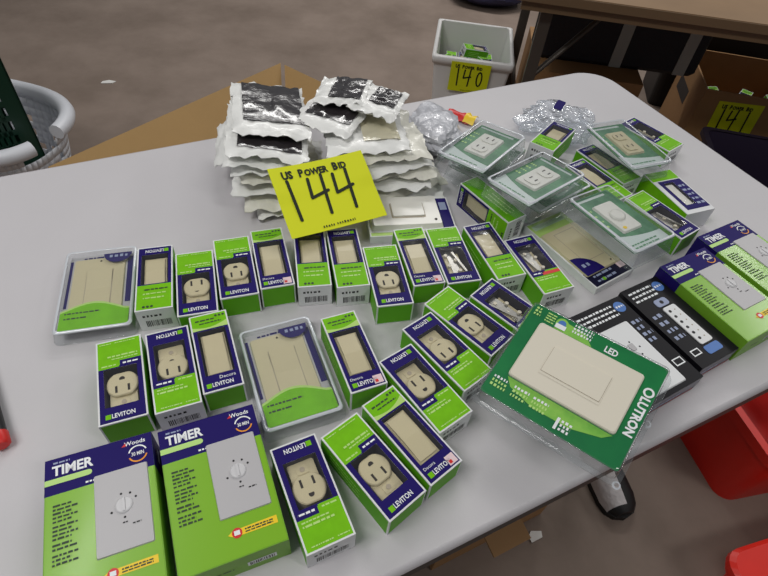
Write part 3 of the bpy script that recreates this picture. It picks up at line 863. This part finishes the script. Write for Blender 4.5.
# clear shell: front skirt, flange with hanging holes, bulge behind for the dimmer body
m = MB()
def lr(ins, z, r=0.006): return [(x, y, z) for x, y in rrect(cx0 - ins, cx1 + ins, cy0 - ins, cy1 + ins, r, 4)]
m.loft([lr(0.001, 0.0002), lr(0.0025, -0.012), lr(0.003, -0.020), lr(0.0085, -0.0205, 0.010), lr(0.0085, -0.0225, 0.010), lr(0.001, -0.0225)], 'clear_shell', smooth=False)
sh = m.build('clear_shell', root)
m = MB(); m.loft([lr(0.0012, -0.0004), lr(0.0016, 0.0012), lr(0.0002, 0.0016), lr(-0.0008, 0.0008)], 'clear_shell'); m.build('rim_bead', sh)
m = MB(); m.loft([[(x, y, zz) for x, y in rrect(-0.030 - q, 0.030 + q, -0.022 - q, 0.022 + q, 0.004)] for q, zz in ((0.006, -0.0012), (0.002, -0.020), (0.0, -0.030))], 'cavity', smooth=False, cap1=True); m.build('dimmer_body', root)
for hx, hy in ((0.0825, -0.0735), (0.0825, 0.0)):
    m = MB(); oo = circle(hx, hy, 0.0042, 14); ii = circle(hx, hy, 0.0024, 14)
    m.loft([[(x, y, -0.0203) for x, y in oo], [(x, y, -0.0190) for x, y in ii]], 'rim_glare_snap_white'); m.build('snap_button', sh)
pose(root, 0.2110, 0.3300, 0.0755, -31.5, 15.2, -3.0)


# ------------------------------------------------------------------ yellow auction signs
STROKES = {'1': [[(0.0, 0.030), (0.0015, -0.031)]],
           '4': [[(-0.012, 0.028), (-0.0145, -0.002), (0.011, 0.005)], [(0.008, 0.031), (0.004, -0.030)]],
           '0': [[(0.009 * math.cos(R(a)), 0.026 * math.sin(R(a))) for a in range(60, 421, 30)]]}


def sign(label, number, xs, w=0.14, l=0.108, s=1.0, curl=0.004, thick=0.0046):
    root = empty('lot_sign', label, 'sign', 'yellow lot number signs')
    X, Y = w / 2, l / 2
    def cz(x, y): return curl * ((x / X) ** 2) * (0.4 + 0.6 * (y > 0)) if curl else 0.0
    m = MB(); n = 12
    top = [[(-X + w * i / n, -Y + l * j / n, cz(-X + w * i / n, -Y + l * j / n)) for i in range(n + 1)] for j in range(n + 1)]
    m.loft(top, 'sign_yellow', closed=False)
    m.loft([[(x, y, z - 0.0006) for x, y, z in r] for r in top], 'sign_yellow', closed=False)
    m.build('card', root)
    d = MB(); zz = 0.0008 + (curl * 0.45 if curl else 0)
    for ch, x in zip(number, xs):
        for st in STROKES[ch]:
            d.ribbon([(x + px * s, py * s) for px, py in st], thick, 0, 'marker_ink')
    d.v = [(x, y, cz(x, y) + 0.0008) for x, y, z in d.v]
    d.build('number', root)
    d = MB()
    def wid(t, sz): xs = [v[0] for v in text_geo(t, 0.05)[0]]; return (max(xs) - min(xs)) * sz * 0.82
    x = -0.0545
    for word, big in (('US', 2), ('POWER', 1), ('BID', 1)):
        d.text(word[:big], x, 0.0335, 0.0165, 0, 'marker_ink', bold=0.05, sx=0.82); x += wid(word[:big], 0.0165) + 0.0013
        if word[big:]: d.text(word[big:], x, 0.0335, 0.0138, 0, 'marker_ink', bold=0.05, sx=0.82); x += wid(word[big:], 0.0138)
        x += 0.0072
    d.v = [(x, y, cz(x, y) + 0.0008) for x, y, z in d.v]
    d.build('heading', root)
    d = MB(); d.dashes(-0.023, -0.006, -0.0495, 0.0036, 0, 'marker_ink', 3, words=(0.4, 0.7)); d.dashes(-0.003, 0.024, -0.0490, 0.0036, 0, 'marker_ink', 4, words=(0.4, 0.7))
    d.v = [(x, y, cz(x, y) + 0.0008) for x, y, z in d.v]
    d.build('fine_print', root)
    return root


pose(sign('yellow cardboard sign numbered 144 leaning on the stack of white bags', '144', (-0.0497, -0.0085, 0.0285)), -0.0923, 0.5956, 0.0705, 29.7, 23.1, -0.2)


# ------------------------------------------------------------------ stack of poly bags
def bag_mesh(name, w, l, t, seed, m_name, nx=16, ny=20, ruff=1.0):
    m = MB(); rng = random.Random(seed); ox = rng.uniform(0, 50)
    top, bot = [], []
    for j in range(ny + 1):
        rt, rb = [], []
        for i in range(nx + 1):
            u, v = 2 * i / nx - 1, 2 * j / ny - 1
            edge = 1 - max(abs(u) ** 5, abs(v) ** 5)
            nz = noise.noise((u * 2.2 + ox, v * 2.6, seed * 1.7)); nf = noise.noise((u * 6 + ox, v * 7, seed * 0.9))
            wob = 0.06 * noise.noise((u * 3 + ox, v * 3, 3.1)) + 0.018 * noise.noise((u * 9, v * 9 + ox, 1.1))
            x = u * w / 2 * (1 + wob * (abs(v) ** 2)); y = v * l / 2 * (1 + 1.3 * wob * (abs(u) ** 2))
            x += (0.004 * nf * (1 - edge)); y += 0.004 * nz * (1 - edge)
            zt = t * (0.5 + 0.5 * edge ** 0.7) + ruff * (0.0028 * nf + 0.0030 * nz)
            zb = t * (0.5 - 0.5 * edge ** 0.7) + ruff * (0.0012 * nf + 0.0026 * nz)
            if edge < 0.25: zt += ruff * 0.009 * noise.noise((u * 4 + ox, v * 4, 9.3)) * (1 - edge * 4); zb = zt - 0.0009
            rt.append((x, y, max(zt, 0.0012))); rb.append((x, y, max(min(zb, zt - 0.0006), 0.0003)))
        top.append(rt); bot.append(rb)
    m.loft(top, m_name, closed=False); m.loft([r[::-1] for r in bot], m_name, closed=False)
    return m, top


def bag(label, x, y, z, yaw, w, l, t, seed, mname='bag_white', insert=None, tx=0, ty=0, ins=(0.13, 0.13, 0.13, 0.2)):
    root = empty('poly_bag', label, 'bag', 'plastic bags stacked behind the yellow sign')
    m, top = bag_mesh('film', w, l, t, seed, mname); m.build('film', root)
    if insert:
        d = MB(); a, b, c, e = ins; nx, ny = 14, 16; rng = random.Random(seed + 5); rr = []
        for j in range(ny + 1):
            row = []
            for i in range(nx + 1):
                u = -w / 2 + w * (a + (1 - a - b) * i / nx); v = -l / 2 + l * (e + (1 - e - c) * j / ny)
                fi = (u / w + 0.5) * (len(top[0]) - 1); fj = (v / l + 0.5) * (len(top) - 1)
                zz = max(top[int(fj)][int(fi)][2], top[min(int(fj) + 1, len(top) - 1)][min(int(fi) + 1, len(top[0]) - 1)][2], top[int(fj)][min(int(fi) + 1, len(top[0]) - 1)][2], top[min(int(fj) + 1, len(top) - 1)][int(fi)][2])
                row.append((u, v, zz + 0.0008 + 0.0014 * abs(noise.noise((u * 60, v * 60, seed)))))
            rr.append(row)
        d.loft(rr, insert, closed=False); d.build('insert', root)
    return pose(root, x, y, z, yaw, tx, ty)


rngb = random.Random(11)
BT = 0.0136
ords = ('lowest', 'second', 'third', 'fourth', 'fifth', 'sixth', 'seventh', 'eighth', 'ninth')
for k in range(6):
    f = k / 6
    bag('white bag in the left stack behind the sign, %s from the table' % ords[k], -0.168 - 0.042 * f + rngb.uniform(-.005, .005), 0.690 + 0.035 * f + rngb.uniform(-.005, .005), k * BT,
        14 + rngb.uniform(-9, 9), 0.122 + rngb.uniform(-.008, .010), 0.158 + rngb.uniform(-.012, .008), 0.0118, 20 + k, 'bag_cream' if k in (1, 3) else 'bag_white', ty=1.8 * max(0, k - 1))
for k in range(6):
    f = k / 6
    bag('cream bag in the right stack behind the sign, %s from the table' % ords[k], -0.006 - 0.040 * f + rngb.uniform(-.008, .008), 0.742 + 0.012 * f + rngb.uniform(-.006, .006), k * BT,
        18 + rngb.uniform(-13, 13), 0.135 + rngb.uniform(-.008, .014), 0.150 + rngb.uniform(-.012, .010), 0.0118, 40 + k, 'bag_cream' if k % 2 else 'bag_white')
z0 = 6 * BT
bag('bag with a dark strip showing, just below the top bag of the left stack', -0.203, 0.715, z0 + 0.001, 12, 0.118, 0.160, 0.0125, 61, 'bag_white', 'dark_insert', ty=9, ins=(0.14, 0.08, 0.3, 0.09))
bag('top bag of the left stack with a large crinkled dark insert', -0.2040, 0.742, z0 + BT + 0.002, 16, 0.112, 0.150, 0.012, 62, 'bag_white', 'dark_insert', ty=8, ins=(0.13, 0.06, 0.04, 0.2))
bag('bag with cream insert below the small dark bags on the right stack', -0.060, 0.752, z0, 14, 0.125, 0.150, 0.012, 63, 'bag_white', 'cream_insert', ins=(0.45, 0.1, 0.3, 0.15))
bag('dark bag between the left stack top and the light blue bag', -0.104, 0.762, z0 + BT + 0.001, -18, 0.095, 0.118, 0.011, 64, 'bag_white', 'dark_insert', ins=(0.12, 0.1, 0.06, 0.2))
bag('small dark bag tilted at the very top back of the stack', -0.098, 0.795, z0 + 2 * BT + 0.004, -4, 0.080, 0.090, 0.010, 65, 'bag_white', 'dark_insert', tx=-3, ty=-4, ins=(0.3, 0.08, 0.06, 0.12))
bag('top right bag of the stack with white and blue-black insert', -0.040, 0.780, z0 + 2 * BT + 0.001, -14, 0.078, 0.092, 0.011, 66, 'bag_white', 'dark_insert', tx=-2, ty=2, ins=(0.36, 0.12, 0.15, 0.3))
bag('loose white bag standing half out at the left back of the stack', -0.264, 0.738, 0.050, 102, 0.115, 0.066, 0.009, 67, 'bag_white', tx=-34)


# ------------------------------------------------------------------ crumpled plastic
def crumple(name, label, cat, x, y, z, rx, ry, rz, seed, mname, sub=4, amp=0.45):
    import bmesh
    bm = bmesh.new(); bmesh.ops.create_icosphere(bm, subdivisions=sub, radius=1.0)
    for v in bm.verts:
        p = v.co.normalized()
        d = 1 + amp * (0.6 * noise.noise(p * 1.6 + Vector((seed, 0, 0))) + 0.45 * abs(noise.noise(p * 4 + Vector((0, seed, 0)))) + 0.25 * abs(noise.noise(p * 9 + Vector((0, 0, seed)))))
        q = p * d
        v.co = (q.x * rx, q.y * ry, max(-0.98, q.z) * rz + rz)
    for f in bm.faces: f.smooth = False
    me = bpy.data.meshes.new(name); bm.to_mesh(me); bm.free()
    me.materials.append(MATS[mname])
    o = bpy.data.objects.new(name, me); COL.objects.link(o)
    tag(o, label, cat); pose(o, x, y, z)
    return o


crumple('plastic_bag', 'crumpled grey-white plastic bag beside the right side of the bag stack', 'bag', 0.058, 0.868, 0.0, 0.046, 0.066, 0.024, 2.2, 'bag_grey')
cb = crumple('clear_bag', 'crumpled clear plastic bag behind the propped switch box', 'bag', 0.300, 0.962, 0.0, 0.056, 0.050, 0.017, 5.1, 'clear_bag', amp=1.0)
m = MB(); m.prism(rrect(-0.008, 0.008, -0.011, 0.011, 0.002), 0.0, 0.002, 'navy'); o = m.build('label_tag', cb); o.matrix_basis = Matrix.Translation((-0.008, -0.002, 0.047)) @ Matrix.Rotation(R(-30), 4, 'Z') @ Matrix.Rotation(R(20), 4, 'X')
root = empty('candy_wrapper', 'small red and yellow wrapper behind the grey plastic bag', 'wrapper')
m = MB(); m.loft([[(-0.026 + 0.052 * i / 8, -0.014 + 0.028 * j / 4, 0.013 + 0.006 * noise.noise((i * .7, j * .9, 2)) - 0.010 * abs(2 * j / 4 - 1) ** 2) for i in range(9)] for j in range(5)], 'print_red', closed=False); m.build('wrapper_film', root)
m = MB(); m.loft([[(0.010 + 0.022 * i / 4, -0.015 + 0.030 * j / 4, 0.0155 + 0.005 * noise.noise((i * .7, j * .9, 5)) - 0.010 * abs(2 * j / 4 - 1) ** 2) for i in range(5)] for j in range(5)], 'print_yellow', closed=False); m.build('yellow_end', root)
pose(root, 0.112, 0.955, 0.0, -25)

# things cut by the left edge of the picture
root = empty('marker_pen', 'black marker with red end at the left edge of the table', 'pen')
m = MB(); m.tube([(-0.06, 0, 0.009), (0, 0, 0.009), (0.035, 0, 0.009)], 0.008, 'black_plastic', 12); m.build('barrel', root)
m = MB(); m.tube([(0.035, 0, 0.009), (0.047, 0, 0.009), (0.050, 0, 0.009)], 0.009, 'print_red', 12, radii=[0.009, 0.009, 0.006]); m.build('cap', root)
pose(root, -0.398, 0.254, 0, -50)

# ------------------------------------------------------------------ behind the table, left: carton and laundry baskets


def carton_open(name, label, cat, A, yaw, w, d, z0, z1, mname='cardboard', th=0.006, walls='lbrf', group=None):
    """open carton; A is the outer corner where the left and back walls meet"""
    root = empty(name, label, cat, group)
    ex = Vector((math.cos(yaw), math.sin(yaw), 0)); ey = Vector((-math.sin(yaw), math.cos(yaw), 0))
    root.matrix_basis = Matrix(((ex.x, ey.x, 0, A[0]), (ex.y, ey.y, 0, A[1]), (0, 0, 1, z0), (0, 0, 0, 1)))
    H = z1 - z0
    m = MB(); m.box(0, w, 0, d, 0, th, mname); m.build('bottom', root)
    for key, bx in (('l', (0, th, 0, d)), ('r', (w - th, w, 0, d)), ('f', (th, w - th, 0, th)), ('b', (th, w - th, d - th, d))):
        if key in walls:
            m = MB(); m.box(*bx, th, H, mname); m.build('side_panel', root)
    return root


# big carton at the left: long wall along 56.7 deg, seen from the inside
LB = (-0.675, 0.825)
ang = math.atan2(1.35 - 0.825, -0.33 + 0.675)
n1 = Vector((math.sin(ang), -math.cos(ang), 0)); n2 = Vector((-math.cos(ang), -math.sin(ang), 0)); LEN = 0.628; OUT = 0.13
Ptop = Vector((LB[0], LB[1], TZ - 0.12)); Pcor = Ptop + LEN * -n2
low = Vector((0, 0, -0.17))
rimA = Ptop + n1 * OUT + low; rimB = Pcor + n1 * OUT + n2 * OUT + low
big = carton_open('cardboard_carton', 'large open brown carton standing on the floor behind the table', 'box',
                  ((rimA + n1 * 0.34).x, (rimA + n1 * 0.34).y), ang, (rimB - rimA).length, 0.34, 0.0, TZ - 0.29)


def flap(parent, pts, th=0.005):
    inv = parent.matrix_basis.inverted(); P = [Vector(p) for p in pts]
    n = (P[1] - P[0]).cross(P[2] - P[0]).normalized() * th
    vs = [tuple(inv @ p) for p in P] + [tuple(inv @ (p - n)) for p in P]
    m = MB(); m.add(vs, [(0, 1, 2, 3), (7, 6, 5, 4), (0, 4, 5, 1), (1, 5, 6, 2), (2, 6, 7, 3), (3, 7, 4, 0)], 'cardboard'); m.build('flap', parent)


flap(big, [rimA, rimB, Pcor, Ptop])
flap(big, [rimB + n1 * 0.012, rimB + n1 * 0.34, Pcor + n1 * (0.34 + OUT), Pcor + n1 * 0.014])


def basket():
    root = empty('laundry_basket', 'white plastic laundry basket with rolled handles behind the table', 'basket')
    a, b, H = 0.285, 0.205, 0.30; n = 72
    def pt(ang, h, k=1.0):
        s = (0.80 + 0.20 * h / H) * k
        return (a * s * math.copysign(abs(math.cos(ang)) ** 0.8, math.cos(ang)), b * s * math.copysign(abs(math.sin(ang)) ** 0.8, math.sin(ang)), h)
    hs = [0, 0.03, 0.055, 0.08, 0.105, 0.13, 0.155, 0.18, 0.205, 0.235, 0.265, H]
    gaps = [(R(-17), R(14)), (R(163), R(197))]
    def ingap(t):
        t = (t + math.pi) % (2 * math.pi) - math.pi
        return R(-24) < t < R(4) or t > R(166) or t < R(-166)
    m = MB()
    for k in range(len(hs) - 1):
        for i in range(n):
            a0, a1 = 2 * math.pi * i / n, 2 * math.pi * (i + 1) / n; am = (a0 + a1) / 2
            if ingap(am) and hs[k] >= 0.235: continue
            if (k in (1, 3) and i % 3 != 0) or (k == 5 and i % 4 == 1) or (k == 7 and i % 8 == 1): continue
            p = [pt(a0, hs[k]), pt(a1, hs[k]), pt(a1, hs[k + 1]), pt(a0, hs[k + 1])]; q = [pt(t, h, 0.985) for t, h in ((a0, hs[k]), (a1, hs[k]), (a1, hs[k + 1]), (a0, hs[k + 1]))]
            m.add(p + q, [(0, 1, 2, 3), (7, 6, 5, 4), (0, 4, 5, 1), (1, 5, 6, 2), (2, 6, 7, 3), (3, 7, 4, 0)], 'basket_white', True)
    m.build('wall', root)
    m = MB(); m.poly([pt(2 * math.pi * i / n, 0)[:2] for i in range(n)], 0.001, 'basket_white'); m.build('bottom', root)
    for t0, t1 in ((R(4), R(166)), (R(194), R(344))):
        m = MB(); m.tube([pt(t0 + (t1 - t0) * i / 40, H - 0.008, 1.035) for i in range(41)], 0.024, 'basket_white', 10); m.build('rolled_rim', root)
    return root


bk = basket()
bk.matrix_basis = Matrix.Translation((-1.362, 1.432, 0.0)) @ Matrix.Rotation(R(-10), 4, 'Z')


def green_basket():
    root = empty('green_basket', 'dark green slotted plastic basket resting inside the white laundry basket', 'basket')
    w, d, H, th = 0.18, 0.18, 0.44, 0.005
    m = MB(); m.box(-w / 2, w / 2, -d / 2, d / 2, 0, th, 'basket_green'); m.build('bottom', root)
    def wall(T, L):
        m = MB(T=T); nxs, nys = 6, 8; e = 0.045
        m.box(0, e, 0, H, 0, th, 'basket_green'); m.box(L - e, L, 0, H, 0, th, 'basket_green')
        m.box(e, L - e, 0, 0.04, 0, th, 'basket_green'); m.box(e, L - e, H - 0.04, H, 0, th, 'basket_green')
        sx = (L - 2 * e) / nxs; sy = (H - 0.08) / nys
        for i in range(1, nxs): m.box(e + i * sx - 0.005, e + i * sx + 0.005, 0.04, H - 0.04, 0, th, 'basket_green')
        for j in range(1, nys): m.box(e, L - e, 0.04 + j * sy - 0.008, 0.04 + j * sy + 0.008, 0, th, 'basket_green')
        m.build('slotted_side', root)
    Tx = Matrix.Rotation(R(90), 4, 'X')
    wall(Matrix.Translation((-w / 2, -d / 2 + th, 0)) @ Tx, w); wall(Matrix.Translation((-w / 2, d / 2, 0)) @ Tx, w)
    for sx in (-1, 1): wall(Matrix.Translation((sx * (w / 2 - th / 2) - th / 2, -d / 2, 0)) @ Matrix.Rotation(R(90), 4, 'Z') @ Tx, d)
    return root


gb = green_basket()
gb.matrix_basis = Matrix.Translation((-1.240, 1.385, 0.19)) @ Matrix.Rotation(R(38.8), 4, 'Z')
m = MB(); m.poly([(0, 0), (0.05, 0.004), (0.062, 0.02), (0.03, 0.03), (0.004, 0.018)], 0.0, 'paper_white'); m.prism([(0, 0), (0.05, 0.004), (0.062, 0.02), (0.03, 0.03), (0.004, 0.018)], 0.0, 0.003, 'paper_white')
o = m.build('paper_scrap'); tag(o, 'small white paper scrap on the concrete near the carton', 'scrap'); pose(o, -1.38, 2.225, -TZ + 0.0005, 10)

# ------------------------------------------------------------------ behind the table, middle: white bin
root = empty('white_bin', 'white plastic bin with green boxes inside and a 140 sign', 'bin')
bx0, bx1, by0, by1, bh = 0.104, 0.414, 2.06, 2.42, 0.36
cx, cy = (bx0 + bx1) / 2, (by0 + by1) / 2
def bring(s, z, ins=0.0): return [(x, y, z) for x, y in rrect(-(bx1 - bx0) / 2 * s + ins, (bx1 - bx0) / 2 * s - ins, -(by1 - by0) / 2 * s + ins, (by1 - by0) / 2 * s - ins, 0.014, 4)]
m = MB(); m.loft([bring(0.80, 0), bring(0.97, bh - 0.03), bring(0.97, bh, 0.0)], 'bin_white', cap0=True); m.loft([bring(0.97, bh, 0.006), bring(0.80, 0.006, 0.006)], 'bin_white', cap1=True); m.build('body', root)
m = MB(); m.loft([bring(0.97, bh - 0.028), bring(1.015, bh - 0.028), bring(1.03, bh), bring(0.97, bh + 0.003, 0.006), bring(0.97, bh - 0.02, 0.006)], 'bin_white'); m.build('rim', root)
root.matrix_basis = Matrix.Translation((cx, cy, 0)) @ Matrix.Rotation(R(-3.5), 4, 'Z')
rngc = random.Random(5)
spots = [(-0.078 + 0.052 * (k % 4), (-0.066, 0.066)[k // 4], 0.222, rngc.choice((0, 180)) + rngc.uniform(-3, 3), rngc.uniform(-4, 4), rngc.uniform(-3, 3)) for k in range(8)]
spots += [(-0.066, -0.072, 0.274, 64, 7, 8), (0.058, -0.060, 0.276, 15, -12, 9), (0.012, 0.056, 0.276, 108, 10, -6)]
where = ['in the lower layer inside the white bin'] * 8 + ['turned sideways on top at the left, inside the white bin', 'lying lengthwise on top at the right, inside the white bin', 'crosswise on top at the back, inside the white bin']
for k, (px, py, pz, rz, rx, ry) in enumerate(spots):
    o = copy_tree((OUT_UP, SWR, SWI)[k % 3]); tag(o, 'green and white device box ' + where[k], None, 'boxes inside the white bin')
    o.matrix_basis = Matrix.Translation((cx + px, cy + py, pz)) @ Matrix.Rotation(R(rz), 4, 'Z') @ Matrix.Rotation(R(rx), 4, 'X') @ Matrix.Rotation(R(ry), 4, 'Y')
s140 = sign('yellow sign numbered 140 taped to the white bin', '140', (-0.042, -0.006, 0.036), curl=0.0, thick=0.005)
s140.matrix_basis = Matrix.Translation((0.244, 2.056, 0.292)) @ Matrix.Rotation(R(-3.5), 4, 'Z') @ Matrix.Rotation(R(95.5), 4, 'X') @ Matrix.Diagonal((1.1, 1.15, 1, 1))

# ------------------------------------------------------------------ second table and what stands under it
root = empty('wooden_table', 'brown wood-laminate table across the top right background', 'table')
m = MB(); m.box(0, 1.9, 0, 0.76, TZ - 0.022, TZ, 'wood_laminate'); m.build('tabletop', root)
m = MB(); m.box(0.0, 1.9, -0.004, 0.0, TZ - 0.026, TZ - 0.002, 'wood_edge'); m.box(0.02, 1.88, 0.012, 0.03, TZ - 0.055, TZ - 0.022, 'wood_edge'); m.build('apron', root)
for lx in (0.105, 1.80):
    for ly in (0.06, 0.70):
        m = MB(); m.box(lx - 0.018, lx + 0.018, ly - 0.012, ly + 0.012, 0.0, TZ - 0.022, 'leg_steel'); m.build('leg', root)
    m = MB(); m.tube([(lx, 0.06, 0.25), (lx, 0.70, 0.25)], 0.009, 'leg_steel', 8); m.build('crossbar', root)
    m = MB(); m.tube([(lx, 0.06, 0.46), (lx + (0.30 if lx < 1 else -0.3), 0.30, TZ - 0.03)], 0.009, 'leg_steel', 8); m.build('brace', root)
root.matrix_basis = Matrix.Translation((0.292, 1.700, 0)) @ Matrix.Rotation(R(-5.2), 4, 'Z')

b2 = carton_open('cardboard_box', 'low cardboard box under the brown table below the black case', 'box', (0.485, 2.06), R(-4), 0.42, 0.42, 0.0, 0.345, 'cardboard_dark')
m = MB(); m.box(0, 0.42, 0, 0.42, 0.345, 0.350, 'cardboard_dark'); m.build('lid_flap', b2)
root = empty('black_case', 'black upright case with grey straps standing under the brown table', 'case')
m = MB(); m.loft([[(x, y, z) for x, y in rrect(q, 0.64 - q, q, 0.15 - q, 0.02)] for q, z in ((0.01, 0.0), (0.0, 0.015), (0.0, 0.28), (0.012, 0.295))], 'black_case', cap0=True, cap1=True, smooth=False); m.build('body', root)
for sx in (0.30, 0.55):
    m = MB(); m.box(sx, sx + 0.045, -0.004, 0.0, 0.004, 0.29, 'strap_grey'); m.build('strap', root)
m = MB()
for k in range(2): m.box(0.455, 0.50, -0.003, -0.0005, 0.20 + k * 0.035, 0.215 + k * 0.035, 'strap_grey')
m.build('badge', root)
root.matrix_basis = Matrix.Translation((0.49, 2.17, 0.351)) @ Matrix.Rotation(R(-3), 4, 'Z')

b141 = carton_open('cardboard_box', 'open brown carton with a 141 sign under the brown table', 'box', (1.169, 2.079), R(-8), 0.42, 0.39, 0.0, 0.34, 'cardboard_dark')
m = MB(); m.box(-0.0006, -0.0002, 0.16, 0.33, 0.19, 0.25, 'print_black'); m.build('side_lettering', b141)
s141 = sign('yellow sign numbered 141 stuck to the brown carton', '141', (-0.042, -0.006, 0.036), curl=0.0, thick=0.005)
s141.parent = None
s141.matrix_basis = Matrix.Translation((1.169, 2.079, 0)) @ Matrix.Rotation(R(-8), 4, 'Z') @ Matrix.Translation((0.155, -0.0015, 0.235)) @ Matrix.Rotation(R(-3), 4, 'Y') @ Matrix.Rotation(R(90), 4, 'X') @ Matrix.Diagonal((1.2, 1.35, 1, 1))
for k, (px, py, rz) in enumerate(((0.08, 0.09, 20), (0.19, 0.11, -30), (0.31, 0.10, 10))):
    o = copy_tree(SWI); tag(o, ('leftmost', 'middle', 'rightmost')[k] + ' of three green switch boxes inside the open 141 carton', None, 'boxes inside the 141 carton')
    o.matrix_basis = b141.matrix_basis @ Matrix.Translation((px, py, 0.25)) @ Matrix.Rotation(R(rz), 4, 'Z') @ Matrix.Rotation(R(12), 4, 'X')
m = MB(); m.loft([[(x, y, z) for x, y in rrect(q, 0.95 - q, q, 0.34 - q, 0.03)] for q, z in ((0.03, 0), (0.0, 0.5), (0.012, 0.52))], 'black_plastic', cap0=True, cap1=True, smooth=False)  # black block added to stand in for the shade under the table
o = m.build('shade_block'); tag(o, 'added black block standing in for shade under the brown table behind the 141 carton', 'tote'); o.matrix_basis = Matrix.Translation((1.18, 2.56, 0)) @ Matrix.Rotation(R(-8), 4, 'Z')
root = empty('purple_bin', 'dark purple bin on the floor below the 141 carton', 'bin')
m = MB(); m.loft([[(x, y, z) for x, y in rrect(q, 0.46 - q, q, 0.36 - q, 0.03)] for q, z in ((0.03, 0), (0.0, 0.24), (0.008, 0.24), (0.035, 0.01))], 'purple_dark', cap0=True, cap1=True, smooth=False); m.build('body', root)
m = MB(); m.loft([[(x, y, z) for x, y in rrect(q, 0.46 - q, q, 0.36 - q, 0.03)] for q, z in ((0.0, 0.225), (-0.012, 0.225), (-0.012, 0.245), (0.008, 0.245))], 'purple_dark', smooth=False); m.build('rim', root)
root.matrix_basis = Matrix.Translation((1.12, 1.60, 0)) @ Matrix.Rotation(R(-8), 4, 'Z')
o = crumple('duffel_bag', 'dark blue-black soft bag lying on the floor at the top of the picture', 'bag', 0.46, 3.72, -TZ, 0.24, 0.17, 0.08, 7.7, 'navy_bag', sub=4, amp=0.15)


# ------------------------------------------------------------------ lower right: red totes, shoe, carton under the front edge
def red_tote(label, corner, yaw, w, d, h, lid=False):
    root = empty('red_tote', label, 'tote', 'red totes on the floor')
    def rg(q, z, r=0.04): return [(x, y, z) for x, y in rrect(q, w - q, q, d - q, r, 5)]
    m = MB(); m.loft([rg(0.0, 0), rg(-0.012, h - 0.03)], 'tote_red', cap0=True); m.loft([rg(-0.008, h), rg(0.006, 0.006)], 'tote_red_dark', cap1=True); m.build('body', root)
    if lid:
        m = MB(); m.loft([rg(-0.030, h - 0.012), rg(-0.030, h + 0.004), rg(-0.022, h + 0.010)], 'tote_red', smooth=False, cap0=True, cap1=True); m.build('lid', root)
    m = MB(); m.loft([rg(-0.012, h - 0.03), rg(-0.024, h - 0.03), rg(-0.026, h), rg(-0.008, h)], 'tote_red', smooth=False); m.build('rim', root)
    root.matrix_basis = Matrix.Translation((corner[0], corner[1], 0)) @ Matrix.Rotation(yaw, 4, 'Z')
    return root


tote = red_tote('red plastic tote on the floor reaching under the right front table edge', (0.885, 0.570), R(16), 0.40, 0.52, 0.25)
red_tote('red plastic tote in the bottom right corner of the photo', (0.893, 0.120), R(20), 0.42, 0.28, 0.13, True)
for k in range(3):
    m = MB(); m.tube([(0, 0, 0), (0.10, 0.02, 0.01), (0.22, 0.0, 0.0)], 0.028, 'purple_dark' if k else 'plate_grey', 10); o = m.build('bottle'); tag(o, ('grey bottle lying inside the red tote', 'dark purple bottle beside the grey one in the red tote', 'dark purple bottle farthest under the table in the red tote')[k], 'bottle', 'bottles in the red tote')
    o.matrix_basis = tote.matrix_basis @ Matrix.Translation((0.09 + 0.02 * k, 0.26 + 0.07 * k, 0.19)) @ Matrix.Rotation(R(10 * k), 4, 'Z')


def shoe():
    root = empty('shoe', 'black shoe with white upper on the floor just under the table edge', 'shoe')
    L = 0.28
    prof = [(0.0, 0.030, 0.05), (0.03, 0.037, 0.085), (0.09, 0.038, 0.088), (0.14, 0.040, 0.070), (0.19, 0.046, 0.056), (0.235, 0.047, 0.048), (0.262, 0.040, 0.040), (0.278, 0.024, 0.030)]
    rings = []
    for x, hw, h in prof:
        rings.append([(x, hw * math.copysign(abs(math.cos(a)) ** 0.7, math.cos(a)), 0.012 + h * max(0, math.sin(a)) ** 0.8) for a in [math.pi * i / 12 for i in range(13)]])
    m = MB(); m.loft(rings, 'shoe_black', closed=False); m.add(rings[0], [tuple(range(13))], 'shoe_black'); m.add(rings[-1], [tuple(range(12, -1, -1))], 'shoe_black'); m.build('upper', root)
    out = [(x, hw + 0.004) for x, hw, h in prof] + [(0.286, 0.0)] + [(x, -hw - 0.004) for x, hw, h in prof[::-1]]
    m = MB(); m.prism(out, 0, 0.018, 'shoe_black'); m.build('sole', root)
    pr = []
    for x, hw, h in prof[1:7]:
        pr.append([(x, (hw + 0.0025) * math.copysign(abs(math.cos(a)) ** 0.7, math.cos(a)), 0.0125 + (h + 0.003) * max(0, math.sin(a)) ** 0.8) for a in [math.pi * (0.50 + 0.48 * i / 6) for i in range(7)]])
    m = MB(); m.loft(pr, 'shoe_white', closed=False); m.build('white_panel', root)
    return root


sh = shoe()
sh.matrix_basis = Matrix.Translation((0.548, 0.750, 0)) @ Matrix.Rotation(R(-72), 4, 'Z') @ Matrix.Scale(0.92, 4)
uc = carton_open('cardboard_box', 'cardboard box pushed under the front table edge', 'box', (0.170, 0.345), R(30), 0.30, 0.28, 0.0, 0.36, 'cardboard_dark')
m = MB(T=Matrix.Translation((0.0, 0.0, 0.358)) @ Matrix.Rotation(R(12), 4, 'X')); m.box(0.02, 0.095, -0.085, 0.0, -0.002, 0.002, 'cardboard_dark'); m.build('flap', uc)
m = MB(); m.prism([(0, 0), (0.03, 0.0), (0.036, 0.012), (0.014, 0.022), (0.002, 0.016)], 0.0, 0.004, 'paper_white')
o = m.build('paper_scrap'); tag(o, 'white scrap on the floor below the front table edge', 'scrap'); pose(o, 0.400, 0.425, -TZ + 0.0005, 30)
